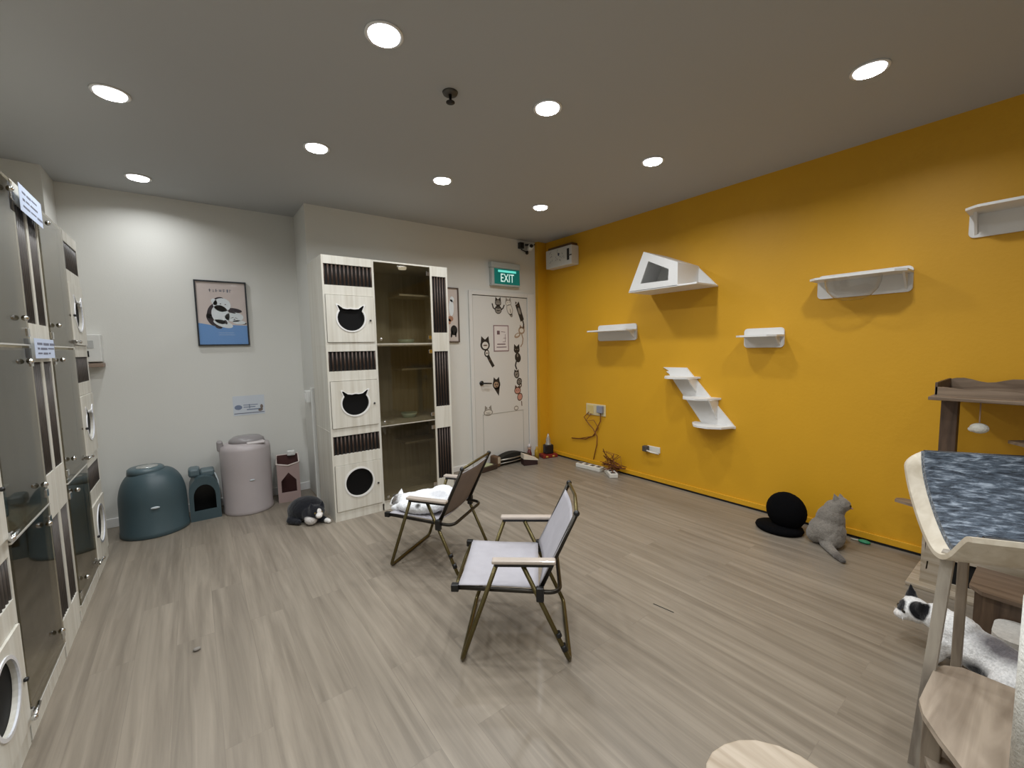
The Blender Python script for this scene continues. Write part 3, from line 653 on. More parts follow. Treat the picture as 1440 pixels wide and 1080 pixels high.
# pink pet house
t = thing('pet_house', 'small open-topped pink and brown pet house in the corner by the cabinet', 'pet house', (.655, 4.42, 0), radians(-8))
M_pk = mat('pinkish_board', '#a58f8b', .6)
k = MB(); hx, hy = .092, .10
k.prism([(-hx, 0), (hx, 0), (hx, .36), (0, .34), (-hx, .36)], .01, frame((0, -hy, 0), (1, 0, 0), (0, 0, 1)), holes=[[(-.062, .09), (.062, .09), (.062, .20), (0, .275), (-.062, .20)]])
k.build('front_panel', M_pk, t)
k = MB(); k.box(-hx, -hx+.008, -hy, hy, 0, .36); k.box(hx-.008, hx, -hy, hy, 0, .36); k.box(-hx, hx, hy-.008, hy, 0, .40); k.box(-hx, hx, -hy, hy, 0, .012); k.build('side_panels', mat('dark_red_board', '#4f2f2c', .6), t)
k = MB(); k.tube([(-hx, -hy-.008, .362), (0, -hy-.012, .34), (hx, -hy-.008, .362), (hx, hy, .40), (-hx, hy, .40)], .007, 8, closed=True); k.build('top_piping', mat('pale_piping', '#c9bdb6', .6), t)
k = MB(); k.box(.0, .07, .06, .10, .39, .44, .01); k.build('top_tag', M_plastic, t)

# ================================================================== FOLDING CHAIRS
def chair(label, loc, rz):
    t = thing('folding_armchair', label, 'chair', (loc[0], loc[1], 0), rz, 'low folding armchairs')
    w = .236; R = .0102
    F = (.237, 0); B = (-.237, 0); A1 = (.071, .462); A2 = (-.175, .452); S1 = (.262, .346); Pv = (-.111, .326); T = (-.272, .668)
    def P(p, s, dz=0): return Vector((p[0], s, p[1]+dz))
    def fil(a, b, c, r=.03, n=4):
        a, b, c = Vector(a), Vector(b), Vector(c); p = b+(a-b).normalized()*r; q = b+(c-b).normalized()*r
        return [p*(1-t_)**2+b*2*t_*(1-t_)+q*t_*t_ for t_ in [i/n for i in range(n+1)]]
    # front U frame
    k = MB(); a, b, c, d = P(A1, w), P(F, w, R), P(F, -w, R), P(A1, -w)
    k.tube([a]+fil(a, b, c)+fil(b, c, d)+[d], R, 10); k.build('front_leg_frame', M_olive, t)
    # rear U frame
    A3 = (-.035, .452)
    k = MB(); a, b, c, d = P(A3, w-.012), P(B, w-.012, R), P(B, -w+.012, R), P(A3, -w+.012)
    k.tube([a]+fil(a, b, c)+fil(b, c, d)+[d], R, 10); k.build('rear_leg_frame', M_olive, t)
    for s in (1, -1):
        for f0, f1 in ((.16, .24), (.36, .42)):
            p = P(B, s*(w-.012), R).lerp(P(Pv, s*(w-.012)), f0); q = P(B, s*(w-.012), R).lerp(P(Pv, s*(w-.012)), f1)
            if s == 1: MB().tube([p, q], R*1.35, 10).build('leg_lock', M_black, t)
    # seat rail U going round behind the backrest
    wr = w-.024
    k = MB(); e1, e2 = (S1[0], S1[1]-.01), (-.20, .315)
    a, b, c, d = P(e1, wr), P(e2, wr), P(e2, -wr), P(e1, -wr)
    k.tube([a]+fil(a, b, c, .06, 6)+fil(b, c, d, .06, 6)+[d], R*.95, 10); k.build('seat_rail', M_dkbrz, t)
    k = MB(); k.tube([P((S1[0]-.01, S1[1]-.012), wr), P((S1[0]+.004, S1[1]-.03), wr*.5), P((S1[0]+.006, S1[1]-.036), 0), P((S1[0]+.004, S1[1]-.03), -wr*.5), P((S1[0]-.01, S1[1]-.012), -wr)], R*.8, 10); k.build('front_crossbar', M_olive, t)
    for s in (1, -1):
        k = MB(); k.box(S1[0]-.018, S1[0]+.016, s*wr-.014, s*wr+.014, S1[1]-.026, S1[1]+.006, .004); k.build('corner_cap', M_black, t)
        k = MB(); k.box(Pv[0]-.017, Pv[0]+.017, s*(w-.010)-.015, s*(w-.010)+.015, Pv[1]-.040, Pv[1]+.022, .005); k.build('pivot_plate', M_black, t)
        k = MB(); k.ball(P(T, s*(w-.03)), .014, 12); k.build('top_cap', M_black, t)
    # back posts with top bar
    wp = w-.03; a, b, c, d = P(Pv, wp), P(T, wp), P(T, -wp), P(Pv, -wp)
    for p, q in ((a, b), (c, d)): MB().tube([p, q], R, 10).build('back_post', M_dkbrz, t)
    k = MB(); k.tube([b, P((T[0]-.012, T[1]+.008), 0), c], R*.8, 10); k.build('top_bar', M_olive, t)
    # fabrics: thin sagging sheets with thickness
    def sheet(f, nu, nv, th, name, rear=0):
        k = MB(); g = {}
        for sgn in (0, 1):
            for i in range(nu+1):
                for j in range(nv+1):
                    u, v = i/nu, j/nv; p = f(u, v); e = 1e-3
                    n = (f(u+e, v)-f(u-e, v)).cross(f(u, v+e)-f(u, v-e)).normalized()
                    g[sgn, i, j] = k.b.verts.new(p+n*(th*(sgn-.5)))
            for i in range(nu):
                for j in range(nv): k.b.faces.new((g[sgn, i, j], g[sgn, i+1, j], g[sgn, i+1, j+1], g[sgn, i, j+1])).material_index = rear*sgn
        per = [(i, 0) for i in range(nu+1)]+[(nu, j) for j in range(1, nv+1)]+[(i, nv) for i in range(nu-1, -1, -1)]+[(0, j) for j in range(nv-1, 0, -1)]
        for q in range(len(per)):
            a_, b_ = per[q], per[(q+1) % len(per)]; k.b.faces.new((g[(0,)+a_], g[(0,)+b_], g[(1,)+b_], g[(1,)+a_]))
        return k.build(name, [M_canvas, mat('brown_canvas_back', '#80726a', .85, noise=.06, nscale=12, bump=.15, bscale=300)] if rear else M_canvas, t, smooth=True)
    sheet(lambda u, v: Vector((-.105+(.352)*u, (v-.5)*2*wr*1.02*(1-.03*sin(pi*u)), .334+.010*u+.004-.016*sin(pi*v))), 12, 14, .004, 'seat_fabric')
    T2 = (Pv[0]+(T[0]-Pv[0])*.90, Pv[1]+(T[1]-Pv[1])*.90)
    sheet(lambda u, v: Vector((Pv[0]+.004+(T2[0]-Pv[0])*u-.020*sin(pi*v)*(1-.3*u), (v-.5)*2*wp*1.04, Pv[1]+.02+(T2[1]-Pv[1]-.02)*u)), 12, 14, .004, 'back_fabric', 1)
    # arms
    for s in (1, -1):
        k = MB(); yaw = math.atan2(A2[1]-A1[1], A2[0]-A1[0])
        k.box(A2[0]-.005, A1[0]+.022, s*w-.020, s*w+.020, .462, .478, .005); a = k.build('armrest', M_armw, t)
        k = MB(); k.box(A2[0]+.005, A1[0]+.010, s*w-.013, s*w+.013, .448, .463, .003); k.build('arm_bracket', M_black, a)
    return t
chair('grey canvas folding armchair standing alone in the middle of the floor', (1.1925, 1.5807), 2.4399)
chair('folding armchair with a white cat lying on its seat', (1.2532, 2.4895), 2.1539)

# ================================================================== CATS
def catmesh(name, label, loc, rz, blobs, m, voxel=.007, smooth=6, disp=.006):
    """blobs: ('e', c, r, euler) ellipsoid; ('t', pts, radii) limb; ('k', base, tip, r) ear -> one fused skin"""
    k = MB()
    for b in blobs:
        if b[0] == 'e': k.ball(Vector(b[1]), b[2], 24, Euler([radians(a) for a in b[3]]).to_matrix() if len(b) > 3 else None)
        elif b[0] == 't':
            k.tube(b[1], 0, 14, rs=b[2]); k.ball(Vector(b[1][0]), b[2][0], 14); k.ball(Vector(b[1][-1]), b[2][-1], 14)
        elif b[0] == 'k': k.cone(Vector(b[1]), Vector(b[2]), b[3], .003, 10)
    o = k.build(name, m, None, smooth=True); o.location = loc; o.rotation_euler = (0, 0, rz); tag(o, label, 'cat')
    r = o.modifiers.new('fuse', 'REMESH'); r.mode = 'VOXEL'; r.voxel_size = voxel; r.use_smooth_shade = True
    s = o.modifiers.new('soften', 'SMOOTH'); s.iterations = smooth; s.factor = .5
    if disp:
        tx = bpy.data.textures.new(name+'_tufts', 'CLOUDS'); tx.noise_scale = .018
        d = o.modifiers.new('tufts', 'DISPLACE'); d.texture = tx; d.strength = disp; d.texture_coords = 'LOCAL'
    return o
M_eye = mat('cat_eye_amber', '#6b5a2c', .1, coat=1); M_eyeb = mat('cat_eye_dark', '#14120f', .1, coat=1); M_nose = mat('cat_nose', '#b98782', .5)
def face(o, c, fwd, s=1.0, eye=M_eyeb, nose=M_nose, up=(0, 0, 1), ew=.62):
    """eyes and nose set on a head of radius about .05*s centred at c looking along fwd"""
    f = Vector(fwd).normalized(); u = Vector(up); r = f.cross(u).normalized(); u = r.cross(f); c = Vector(c)
    for sd in (-1, 1):
        MB().ball(c+f*.044*s+r*sd*.022*s+u*.010*s, .0095*s, 12).build('eye', eye, o)
    k = MB(); k.ball(c+f*.062*s-u*.010*s, (.006*s,)*3, 10); k.build('nose', nose, o)
def whisk(o, c, fwd, s=1.0):
    f = Vector(fwd).normalized(); r = f.cross(Vector((0, 0, 1))).normalized(); c = Vector(c); k = MB()
    for sd in (-1, 1):
        for a in (-.008, 0, .008): k.tube([c+f*.05*s+r*sd*.012+Vector((0, 0, -.016)), c+f*.055*s+r*sd*.045+Vector((0, 0, a*.8-.016))], .0006, 4)
    k.build('whiskers', M_white, o)

# A: black and white loaf by the cabinet. local +x = towards picture right/nose
mA = fur('black_white_fur', '#191a20', [((.085, -.118, .035), (.055, .050, .042), '#cfcac6', .10), ((.168, -.108, .085), (.030, .030, .026), '#e4e0dc', .1), ((.158, -.098, .112), (.016, .018, .026), '#d9d5d1', .1), ((.215, -.06, .02), (.04, .035, .03), '#e8e6e2', .1)], jitter=.15)
A = catmesh('cat', 'black and white cat lying curled on the floor against the cabinet side', (.675, 3.735, 0), radians(-42), [
    ('e', (-.02, .02, .088), (.145, .12, .100)), ('e', (-.09, .03, .078), (.085, .10, .082)), ('e', (.06, -.03, .075), (.085, .085, .075)),
    ('e', (.118, -.068, .098), (.062, .060, .054)), ('e', (.158, -.106, .082), (.028, .028, .022)), ('e', (.085, -.095, .045), (.050, .048, .044)),
    ('k', (.092, -.085, .135), (.082, -.085, .178), .024), ('k', (.145, -.035, .132), (.150, -.028, .175), .024),
    ('t', [(.12, -.03, .03), (.18, -.045, .02), (.212, -.058, .018)], [.03, .022, .019]),
    ('t', [(-.14, .0, .03), (-.10, -.09, .028), (-.01, -.11, .025)], [.028, .026, .02])], mA)
face(A, (.118, -.068, .098), (.72, -.69, -.1), 1.05, eye=M_eye)

# B: white cat on the chair seat. local +x = chair front
mB = fur('white_tabby_fur', '#e3e4e6', [((.300, .053, .034), (.052, .054, .034), '#625c57', .15), ((.326, .079, .029), (.018, .018, .045), '#eeeeee', .1), ((.330, .083, .006), (.030, .026, .020), '#e6e4e2', .1), ((-.02, .05, .11), (.06, .05, .05), '#c6c7cb', .3), ((.385, -.04, .02), (.06, .035, .04), '#2c2926', .2), ((.06, .17, .05), (.022, .022, .022), '#4a4a46', .25)], jitter=.25, nscale=45)
B = catmesh('cat', 'white fluffy cat with tabby face lying on the folding armchair seat', (1.2532, 2.4895, .338), 2.1539, [
    ('e', (.01, .0, .050), (.135, .165, .060)), ('e', (-.03, -.03, .045), (.075, .14, .050)), ('e', (.10, .03, .048), (.12, .14, .055)), ('e', (.06, .10, .040), (.14, .088, .046)), ('e', (.03, -.09, .055), (.09, .08, .055)),
    ('e', (.20, .04, .040), (.08, .09, .042)), ('e', (.290, .045, .024), (.052, .056, .044)), ('e', (.317, .075, .010), (.024, .026, .020)), ('e', (.10, .130, .036), (.14, .072, .042)),
    ('k', (.262, .066, .048), (.240, .078, .092), .023), ('k', (.300, .008, .050), (.302, -.006, .094), .023),
    ('t', [(.14, .10, .03), (.22, .13, .02), (.262, .14, .012)], [.034, .028, .022]), ('t', [(.16, -.05, .035), (.27, -.045, .03), (.385, -.04, .018)], [.03, .020, .015])], mB, disp=.009)
face(B, (.290, .045, .022), (.72, .66, -.15), .97)
whisk(B, (.290, .045, .022), (.72, .66, -.15))

# C: grey cat sitting with its back to the room. local +x = towards the wall
mC = fur('grey_fur', '#7d776f', [((-.19, -.18, .02), (.05, .06, .05), '#5a544f', .4), ((-.02, .0, .1), (.035, .08, .12), '#6c665f', .5)], jitter=.4, nscale=25)
C_ = catmesh('cat', 'grey cat sitting with its back turned, facing the yellow wall', (3.37, .955, 0), radians(-10), [
    ('e', (0, 0, .095), (.098, .108, .098)), ('e', (-.02, .052, .065), (.075, .058, .066)), ('e', (-.02, -.052, .065), (.075, .058, .066)),
    ('e', (.025, -.005, .175), (.078, .082, .095)), ('e', (.045, -.02, .25), (.058, .062, .055)), ('e', (.06, -.05, .283), (.052, .052, .045)), ('e', (.074, -.080, .272), (.024, .022, .020)),
    ('k', (.035, -.03, .315), (.02, -.022, .358), .022), ('k', (.085, -.035, .31), (.095, -.02, .35), .022),
    ('t', [(.07, .035, .16), (.09, .04, .06), (.10, .04, .012)], [.036, .026, .02]), ('t', [(.07, -.035, .16), (.09, -.04, .06), (.10, -.04, .012)], [.036, .026, .02]),
    ('t', [(-.06, -.02, .03), (-.12, -.09, .024), (-.165, -.145, .02), (-.20, -.195, .018)], [.032, .026, .022, .015])], mC, disp=.008)
face(C_, (.06, -.05, .283), (.5, -.85, -.15), .95)

# D: white cat with black markings, far right. local +x = nose (picture left)
mD = fur('white_black_fur', '#e4e3e2', [((.205, .036, .190), (.040, .038, .046), '#101014', .10), ((.272, .030, .168), (.034, .036, .028), '#1b1a1d', .12), ((.288, -.032, .220), (.036, .032, .042), '#121216', .10), ((.286, .058, .130), (.026, .026, .020), '#ddd8d4', .1), ((-.06, .01, .19), (.09, .06, .05), '#6b676a', .4), ((-.03, .075, .075), (.07, .05, .04), '#2a292b', .4)], jitter=.2, nscale=28)
D_ = catmesh('cat', 'white cat with black ears standing behind the wooden cat tree at right', (2.44, .150, 0), radians(66), [
    ('e', (0, 0, .120), (.14, .082, .085)), ('e', (-.10, 0, .100), (.12, .10, .092)), ('e', (.09, 0, .155), (.085, .070, .080)),
    ('e', (.155, 0, .172), (.070, .055, .060)), ('e', (.245, 0, .158), (.060, .060, .052)), ('e', (.274, .043, .130), (.028, .028, .023)),
    ('k', (.212, .026, .190), (.190, .048, .238), .028), ('k', (.280, -.026, .190), (.294, -.036, .252), .027),
    ('t', [(.11, .045, .12), (.12, .05, .05), (.135, .05, .015)], [.04, .024, .02]), ('t', [(.11, -.045, .12), (.13, -.05, .05), (.145, -.05, .015)], [.04, .024, .02]),
    ('t', [(-.11, .07, .09), (-.09, .08, .04), (-.01, .08, .018)], [.06, .035, .022]), ('t', [(-.11, -.07, .09), (-.09, -.08, .04), (-.01, -.08, .018)], [.06, .035, .022]),
    ('t', [(-.20, 0, .08), (-.27, -.03, .05), (-.33, -.08, .03)], [.03, .03, .024])], mD, disp=.008)
face(D_, (.245, 0, .155), (.59, .81, -.2), 1.08)
whisk(D_, (.245, 0, .155), (.59, .81, -.2), 1.1)

# ================================================================== WALL SHELVES on the yellow wall
def shelf(label, y0, y1, zs, depth, zb, zt, bracket_side=-1, lip=.0):
    """rounded back plate on the wall, board sticking out, triangular bracket at one end"""
    yc = (y0+y1)/2; t = thing('cat_wall_shelf', label, 'wall shelf', (XR, yc, zs), 0, 'white cat climbing shelves')
    w = (y1-y0)/2; Mw = frame((0, 0, 0), (0, -1, 0), (0, 0, 1))     # normal points to -x
    MB().prism(rrect(-w, w, zb-zs, zt-zs, .028), .012, Mw).build('back_plate', M_white, t)
    pts = [(-w, .012), (w, .012), (w, depth-.05), (w-.05, depth), (-w+.05, depth), (-w, depth-.05)]
    MB().prism(pts, .014, Matrix(((0, -1, 0, 0), (1, 0, 0, 0), (0, 0, 1, -.007), (0, 0, 0, 1)))).build('shelf_board', M_white, t)
    for s in ((-1, 1) if bracket_side == 0 else (bracket_side,)):
        yy = s*(w-.03); k = MB()
        k.prism([(0.012, -.007), (depth*.45, -.007), (.012, zb-zs+.015)], .012, Matrix(((-1, 0, 0, 0), (0, 0, 1, yy-.006), (0, 1, 0, 0), (0, 0, 0, 1)))); k.build('bracket', M_white, t)
    return t
shelf('white cat shelf on the yellow wall, left of and below the triangular house', 2.70, 3.213, 1.533, .240, 1.430, 1.600, -1)
shelf('smallest white cat shelf on the yellow wall, right of the stepped shelf', 1.352, 1.647, 1.430, .200, 1.338, 1.492, -1)
sh4 = shelf('white cat shelf with a clear bowl hung in it on the yellow wall', .640, 1.147, 1.800, .215, 1.678, 1.840, -1)
shelf('highest white cat shelf on the yellow wall at the right picture edge', -.10, .415, 2.085, .22, 1.950, 2.100, 1)
k = MB(); k.lathe([(.088, .004), (.086, -.04), (.078, -.085), (.058, -.125), (.03, -.148), (0, -.154)], seg=44, c=(-.120, .025, -.005), sy=1.75)
k.build('acrylic_bowl', M_clear, sh4)
k = MB(); k.lathe([(.085, .002), (.089, .006), (.094, .003), (.089, -.001), (.085, .002)], seg=44, c=(-.120, .025, .006), sy=1.7); k.build('bowl_rim', mat('frosted_rim', '#d7d7d3', .2), sh4)

# triangular cat house
t = thing('cat_wall_house', 'white wall-mounted cat house with trapezoid window on the yellow wall', 'cat house', (XR, 2.21, 1.87), 0)
def wp(y, z): return (-(y-2.21), z-1.87)          # wall-plane coords for frame with ex=-y
Mw = frame((0, 0, 0), (0, -1, 0), (0, 0, 1))
MB().prism([wp(2.546, 1.87), wp(1.877, 1.87), wp(2.066, 2.065), wp(2.394, 2.204)], .012, Mw).build('back_board', M_white, t)
Df = .340
MB().prism([wp(2.547, 1.87), wp(2.048, 1.87), wp(2.048, 2.062), wp(2.385, 2.209)], .014, Mw @ Matrix.Translation((0, 0, Df-.014)), holes=[[wp(2.418, 1.932), wp(2.138, 1.925), wp(2.132, 2.018), wp(2.336, 2.118)]]).build('front_frame', M_white, t)
k = MB(); k.box(-Df, 0, 1.877-2.21, 2.547-2.21, -.007, .007, .002); k.build('floor_board', M_white, t)
k = MB(); k.prism([(2.547-2.21, 0.005), (2.385-2.21, .339), (2.372-2.21, .329), (2.532-2.21, .005)], Df-.014, Matrix(((0, 0, -1, 0), (1, 0, 0, 0), (0, 1, 0, 0), (0, 0, 0, 1)))); k.build('sloped_side', M_white, t)
k = MB(); k.prism([(2.385-2.21, .339), (2.060-2.21, .196), (2.060-2.21, .182), (2.380-2.21, .323)], Df-.014, Matrix(((0, 0, -1, 0), (1, 0, 0, 0), (0, 1, 0, 0), (0, 0, 0, 1)))); k.build('roof_board', M_white, t)
k = MB(); k.box(-Df+.014, 0, 2.049-2.21, 2.061-2.21, .007, .188); k.build('end_board', M_white, t)

# stepped shelf
t = thing('cat_wall_steps', 'white three-step diagonal cat ladder on the yellow wall', 'cat steps', (XR, 2.05, .91), 0)
def wq(y, z): return (-(y-2.05), z-.91)
MB().prism([wq(2.393, 1.160), wq(2.15, 1.162), wq(1.701, .670), wq(1.70, .655), wq(1.985, .655), wq(2.33, 1.10), wq(2.36, 1.12), wq(2.33, 1.128)], .012, Mw).build('back_board', M_white, t)
for (ya, yb, z) in ((2.02, 2.34, 1.075), (1.83, 2.155, .900), (1.70, 2.06, .668)):
    k = MB(); w = (yb-ya)/2; yc = (ya+yb)/2-2.05
    dd = .20; pts = [(-w, .0), (w, .0), (w, .06), (w*.55, dd-.02), (w*.3, dd), (-w*.2, dd), (-w*.7, dd*.7)]
    k.prism([(-b_, a_+yc) for a_, b_ in pts], .016, Matrix.Translation((0, 0, z-.91-.008))); k.build('step_board', M_white, t)
for (y, z0, z1) in ((2.055, .93, 1.067), (1.86, .70, .892)):
    k = MB(); k.prism([(0, z1-.91), (.15, z1-.91), (.0, z0-.91)], .012, Matrix(((-1, 0, 0, 0), (0, 0, 1, y-2.05-.006), (0, 1, 0, 0), (0, 0, 0, 1)))); k.build('rib', M_white, t)

# ================================================================== SOCKETS, CABLES, FLOOR CLUTTER
M_cable = mat('brown_cable', '#7a4418', .6); M_strip = mat('strip_white', '#d8d5cc', .45)
t = thing('wall_socket', 'double white socket plate with trailing brown cords on the yellow wall', 'socket', (XR, 3.255, .655))
MB().box(-.012, 0, -.145, .145, -.065, .065, .006).build('socket_plate', mat('socket_cream', '#d6c79d', .4), t)
MB().box(-.05, -.011, -.125, -.045, -.025, .055, .006).build('plug', mat('grey_plug', '#8b8f9d', .5), t)
MB().box(-.02, -.010, .03, .12, -.05, .05, .004).build('switch_face', mat('socket_yellowed', '#cfb878', .4), t)
k = MB(); random.seed(9)
k.tube([(-.03, -.09, -.02), (-.02, -.08, -.12), (-.02, -.02, -.22), (-.015, .02, -.30), (-.015, .15, -.36), (-.015, .38, -.385)], .006, 6)
k.tube([(-.02, .09, -.03), (-.03, .16, -.10), (-.03, .10, -.16), (-.02, .03, -.22), (-.02, -.03, -.3), (-.015, -.02, -.40), (-.015, .03, -.58)], .005, 6)
k.tube([(-.02, .06, -.05), (-.035, .13, -.14), (-.02, .02, -.12), (-.02, -.05, -.20), (-.02, .04, -.31), (-.015, .25, -.37)], .0045, 6)
k.build('cords', M_cable, t)
def strip(label, loc, rz, L, n, tilt=0):
    t = thing('power_strip', label, 'power strip', loc, rz, 'white power strips on the floor')
    MB().box(-L/2, L/2, -.045, .045, 0, .045, .006).build('strip_body', M_strip, t)
    k = MB()
    for i in range(n): x = -L/2+L*(i+.5)/n; k.box(x-.022, x+.022, -.024, .024, .044, .047, .001)
    k.build('outlets', mat('outlet_dark', '#3a3836', .5), t)
    return t
strip('longer white power strip on the floor under the wall socket', (3.50, 3.235, 0), radians(96), .33, 4)
s2 = strip('short white power strip piled with cords at the foot of the yellow wall', (3.50, 2.93, 0), radians(55), .24, 3)
k = MB(); random.seed(21)
for i in range(9):
    p = [Vector((3.50+random.uniform(-.05, .05), 2.93+random.uniform(-.09, .09), .05))]
    for j in range(6): p.append(Vector((3.53+random.uniform(-.05, .08), 2.92+random.uniform(-.13, .15), random.uniform(.06, .26 if j in (2, 3) else .14))))
    k.tube(p, .004, 5)
o = k.build('cable_tangle', M_cable); tag(o, 'tangle of brown cords sprouting from the short power strip', 'cables', None)
t = thing('wall_outlet', 'small white outlet with a plug low on the yellow wall', 'socket', (XR, 2.51, .335))
MB().box(-.012, 0, -.09, .06, -.03, .03, .004).build('outlet_plate', M_strip, t)
MB().box(-.06, -.011, .03, .085, -.028, .03, .008).build('plug', mat('dark_plug', '#4a4440', .5), t)
k = MB(); k.tube([(-.05, .05, -.01), (-.055, -.02, -.02), (-.03, -.09, -.03)], .008, 8); k.build('cord', M_strip, t)

# things on the floor by the exit door
t = thing('folded_carrier', 'low folded black carrier with metal rods lying at the foot of the door', 'carrier', (2.995, 4.035, 0), radians(2))
k = MB(); n = 10
k.prism([(-.24, .02)]+[(-.24+.48*i/n, .075+.055*sin(pi*i/n)) for i in range(n+1)]+[(.24, .02)], .10, frame((0, .05, 0), (1, 0, 0), (0, 0, 1))); k.build('fabric_body', mat('black_fabric', '#16150f', .8), t)
k = MB(); k.tube([(-.24, -.062, .075), (.0, -.070, .07), (.24, -.062, .08)], .009, 8); k.tube([(-.24, -.066, .035), (0, -.075, .035), (.22, -.066, .045)], .007, 8); k.build('metal_rods', mat('rod_steel', '#a7a39a', .3, .8), t)
k = MB(); k.box(-.285, -.215, -.08, .05, 0, .13, .02); k.build('end_pouch', mat('brown_pouch', '#5f4631', .7), t)
k = MB(); k.box(-.262, -.225, -.085, -.078, .045, .12, .006); k.build('pouch_label', mat('beige_label', '#b7a892', .6), t)
t = thing('storage_case', 'flat dark case with pale green top on the floor left of the door', 'case', (2.585, 3.955, 0), radians(10))
MB().box(-.12, .12, -.06, .06, 0, .055, .008).build('case_body', mat('case_brown', '#3c2d24', .6), t)
MB().box(-.09, .06, -.05, .05, .055, .068, .005).build('case_top', mat('case_pale_green', '#a9ad8a', .6), t)
t = thing('slipper_box', 'small white-topped dark box on the floor right of the door', 'box', (3.11, 3.83, 0), radians(-20))
k = MB(); k.prism([(-.085, 0), (.085, 0), (.085, .05), (-.085, .075)], .11, frame((0, .055, 0), (1, 0, 0), (0, 0, 1))); k.build('box_body', mat('box_dark_red', '#2c1614', .6), t)
k = MB(); k.prism([(-.088, .078), (.088, .052), (.088, .066), (-.088, .135)], .116, frame((0, .058, 0), (1, 0, 0), (0, 0, 1)), bev=0); k.build('box_lid', mat('box_cream', '#d7cdbd', .5), t)
t = thing('figurine', 'little red-capped figurine standing behind the white-topped box', 'figurine', (3.275, 4.03, 0))
MB().lathe([(0, 0), (.03, 0), (.03, .06), (.018, .11), (0, .115)], seg=16).build('figure_body', mat('figure_maroon', '#5e1d1c', .5), t)
MB().ball((0, 0, .13), .024, 14).build('figure_head', mat('figure_skin', '#c9a58e', .5), t)
MB().lathe([(0, .19), (.012, .175), (.028, .145), (0, .145)], seg=14).build('figure_cap', mat('figure_white', '#d2cccd', .5), t)
t = thing('bottle', 'yellow bottle standing between the white-topped box and the dark shrine figure', 'bottle', (3.335, 3.96, 0))
MB().lathe([(0, 0), (.028, 0), (.028, .10), (.012, .13), (.012, .15), (0, .15)], seg=16).build('bottle_body', mat('bottle_yellow', '#b08a28', .4), t)
t = thing('ornament', 'dark ornament with a silver top on a red base against the yellow corner', 'ornament', (3.50, 3.93, 0), radians(-15))
MB().box(-.10, .10, -.065, .065, 0, .045, .006).build('red_base', mat('base_red', '#7d2018', .5), t)
MB().box(-.055, .055, -.045, .045, .045, .16, .012).build('dark_block', mat('block_black', '#1a1113', .4), t)
MB().lathe([(0, .30), (.010, .29), (.016, .26), (.03, .22), (.026, .19), (.04, .165), (.04, .158), (0, .158)], seg=18).build('silver_top', mat('silver_grey', '#b5b0a8', .3, .5), t)
k = MB(); k.ball((-.05, -.068, .02), (.02, .006, .012), 10); k.ball((.04, -.068, .022), (.02, .006, .012), 10); k.build('base_motif', mat('gold_motif', '#b88d3e', .4), t)

# black plush bed and bits by the yellow wall
t = thing('cat_bed', 'black round plush cat bed with upright back against the yellow wall', 'cat bed', (3.375, 1.25, 0), radians(0))
MB().lathe([(0, .045), (.13, .045), (.158, .035), (.165, .02), (.155, .004), (.14, 0), (0, 0)], sx=.82, sy=.95, seg=36).build('base_cushion', M_softblack, t)
k = MB(); k.ball((.02, -.035, .150), (.09, .132, .137), 28); k.build('round_back', M_softblack, t)
t = thing('cat_toy', 'tiny green toy on the floor right of the grey cat', 'toy', (3.575, .80, 0))
k = MB(); k.ball((0, 0, .012), (.022, .035, .012), 12); k.build('toy_body', mat('toy_green', '#2f8a63', .4), t)
k = MB(); k.tube([(0, .03, .012), (.0, .06, .008), (.01, .075, .006)], .004, 6); k.build('toy_tail', mat('toy_pale', '#c9cfc5', .5), t)

# ================================================================== BACK CAT TOWER (against the yellow wall, right)
t = thing('cat_tower', 'brown wooden cat tower with hanging ball against the yellow wall', 'cat tower', (3.36, .16, 0))
def L(o): return Matrix.Translation((-3.36, -.16, 0))
LT = Matrix.Translation((-3.36, -.16, 0))
def part(name, m, f, parent=None):
    k = MB(); f(k)
    for v in k.b.verts: v.co = LT @ v.co
    return k.build(name, m, parent or t)
M_tw = wood('tower_board', '#8f7c69', '#665443', .55, (30, 3, 30)); M_twd = wood('tower_post_wood', '#5f4a3a', '#3c2d24', .55, (30, 30, 3))
part('base_board', wood('tower_base_wood', '#b3a695', '#94866f', .5, (30, 3, 30)), lambda k: k.box(3.13, 3.60, -.30, .512, 0, .022, .003))
part('post', M_twd, lambda k: k.box(3.29, 3.36, .370, .437, .022, 1.058, .004))
part('post', M_twd, lambda k: k.box(3.29, 3.36, -.25, -.18, .022, 1.058, .004))
top = part('top_board', M_tw, lambda k: k.box(3.10, 3.60, -.30, .462, 1.058, 1.076, .003))
def rim(k):
    n = 24; pts = [(-.30, 1.076)]
    pts += [(.452, 1.076)]+[(.452-.752*i/n, 1.138+.012*sin(i/n*7*pi)) for i in range(n+1)]
    k.prism(pts, .012, Matrix(((0, 0, 1, 3.585), (1, 0, 0, 0), (0, 1, 0, 0), (0, 0, 0, 1))))
    pts2 = [(-.30, 1.076), (.452, 1.076)]+[(.452-.752*i/n, 1.116+.006*sin(i/n*7*pi+1)) for i in range(n+1)]
    k.prism(pts2, .012, Matrix(((0, 0, 1, 3.20), (1, 0, 0, 0), (0, 1, 0, 0), (0, 0, 0, 1))))
part('rim_rail', M_tw, rim, top)
part('end_rail', M_twd, lambda k: k.box(3.20, 3.597, .440, .452, 1.076, 1.145, .002), top)
def cord(k): k.tube([(3.22, .283, 1.06), (3.22, .282, .93)], .003, 6)
part('ball_cord', mat('pale_cord', '#b79a86', .7), cord)
part('hanging_ball', mat('white_pompom', '#dedcd2', .95, bump=.5, bscale=120), lambda k: (k.ball((3.22, .282, .915), (.034, .036, .027), 18), k.ball((3.22, .305, .907), (.018, .018, .014), 12)))
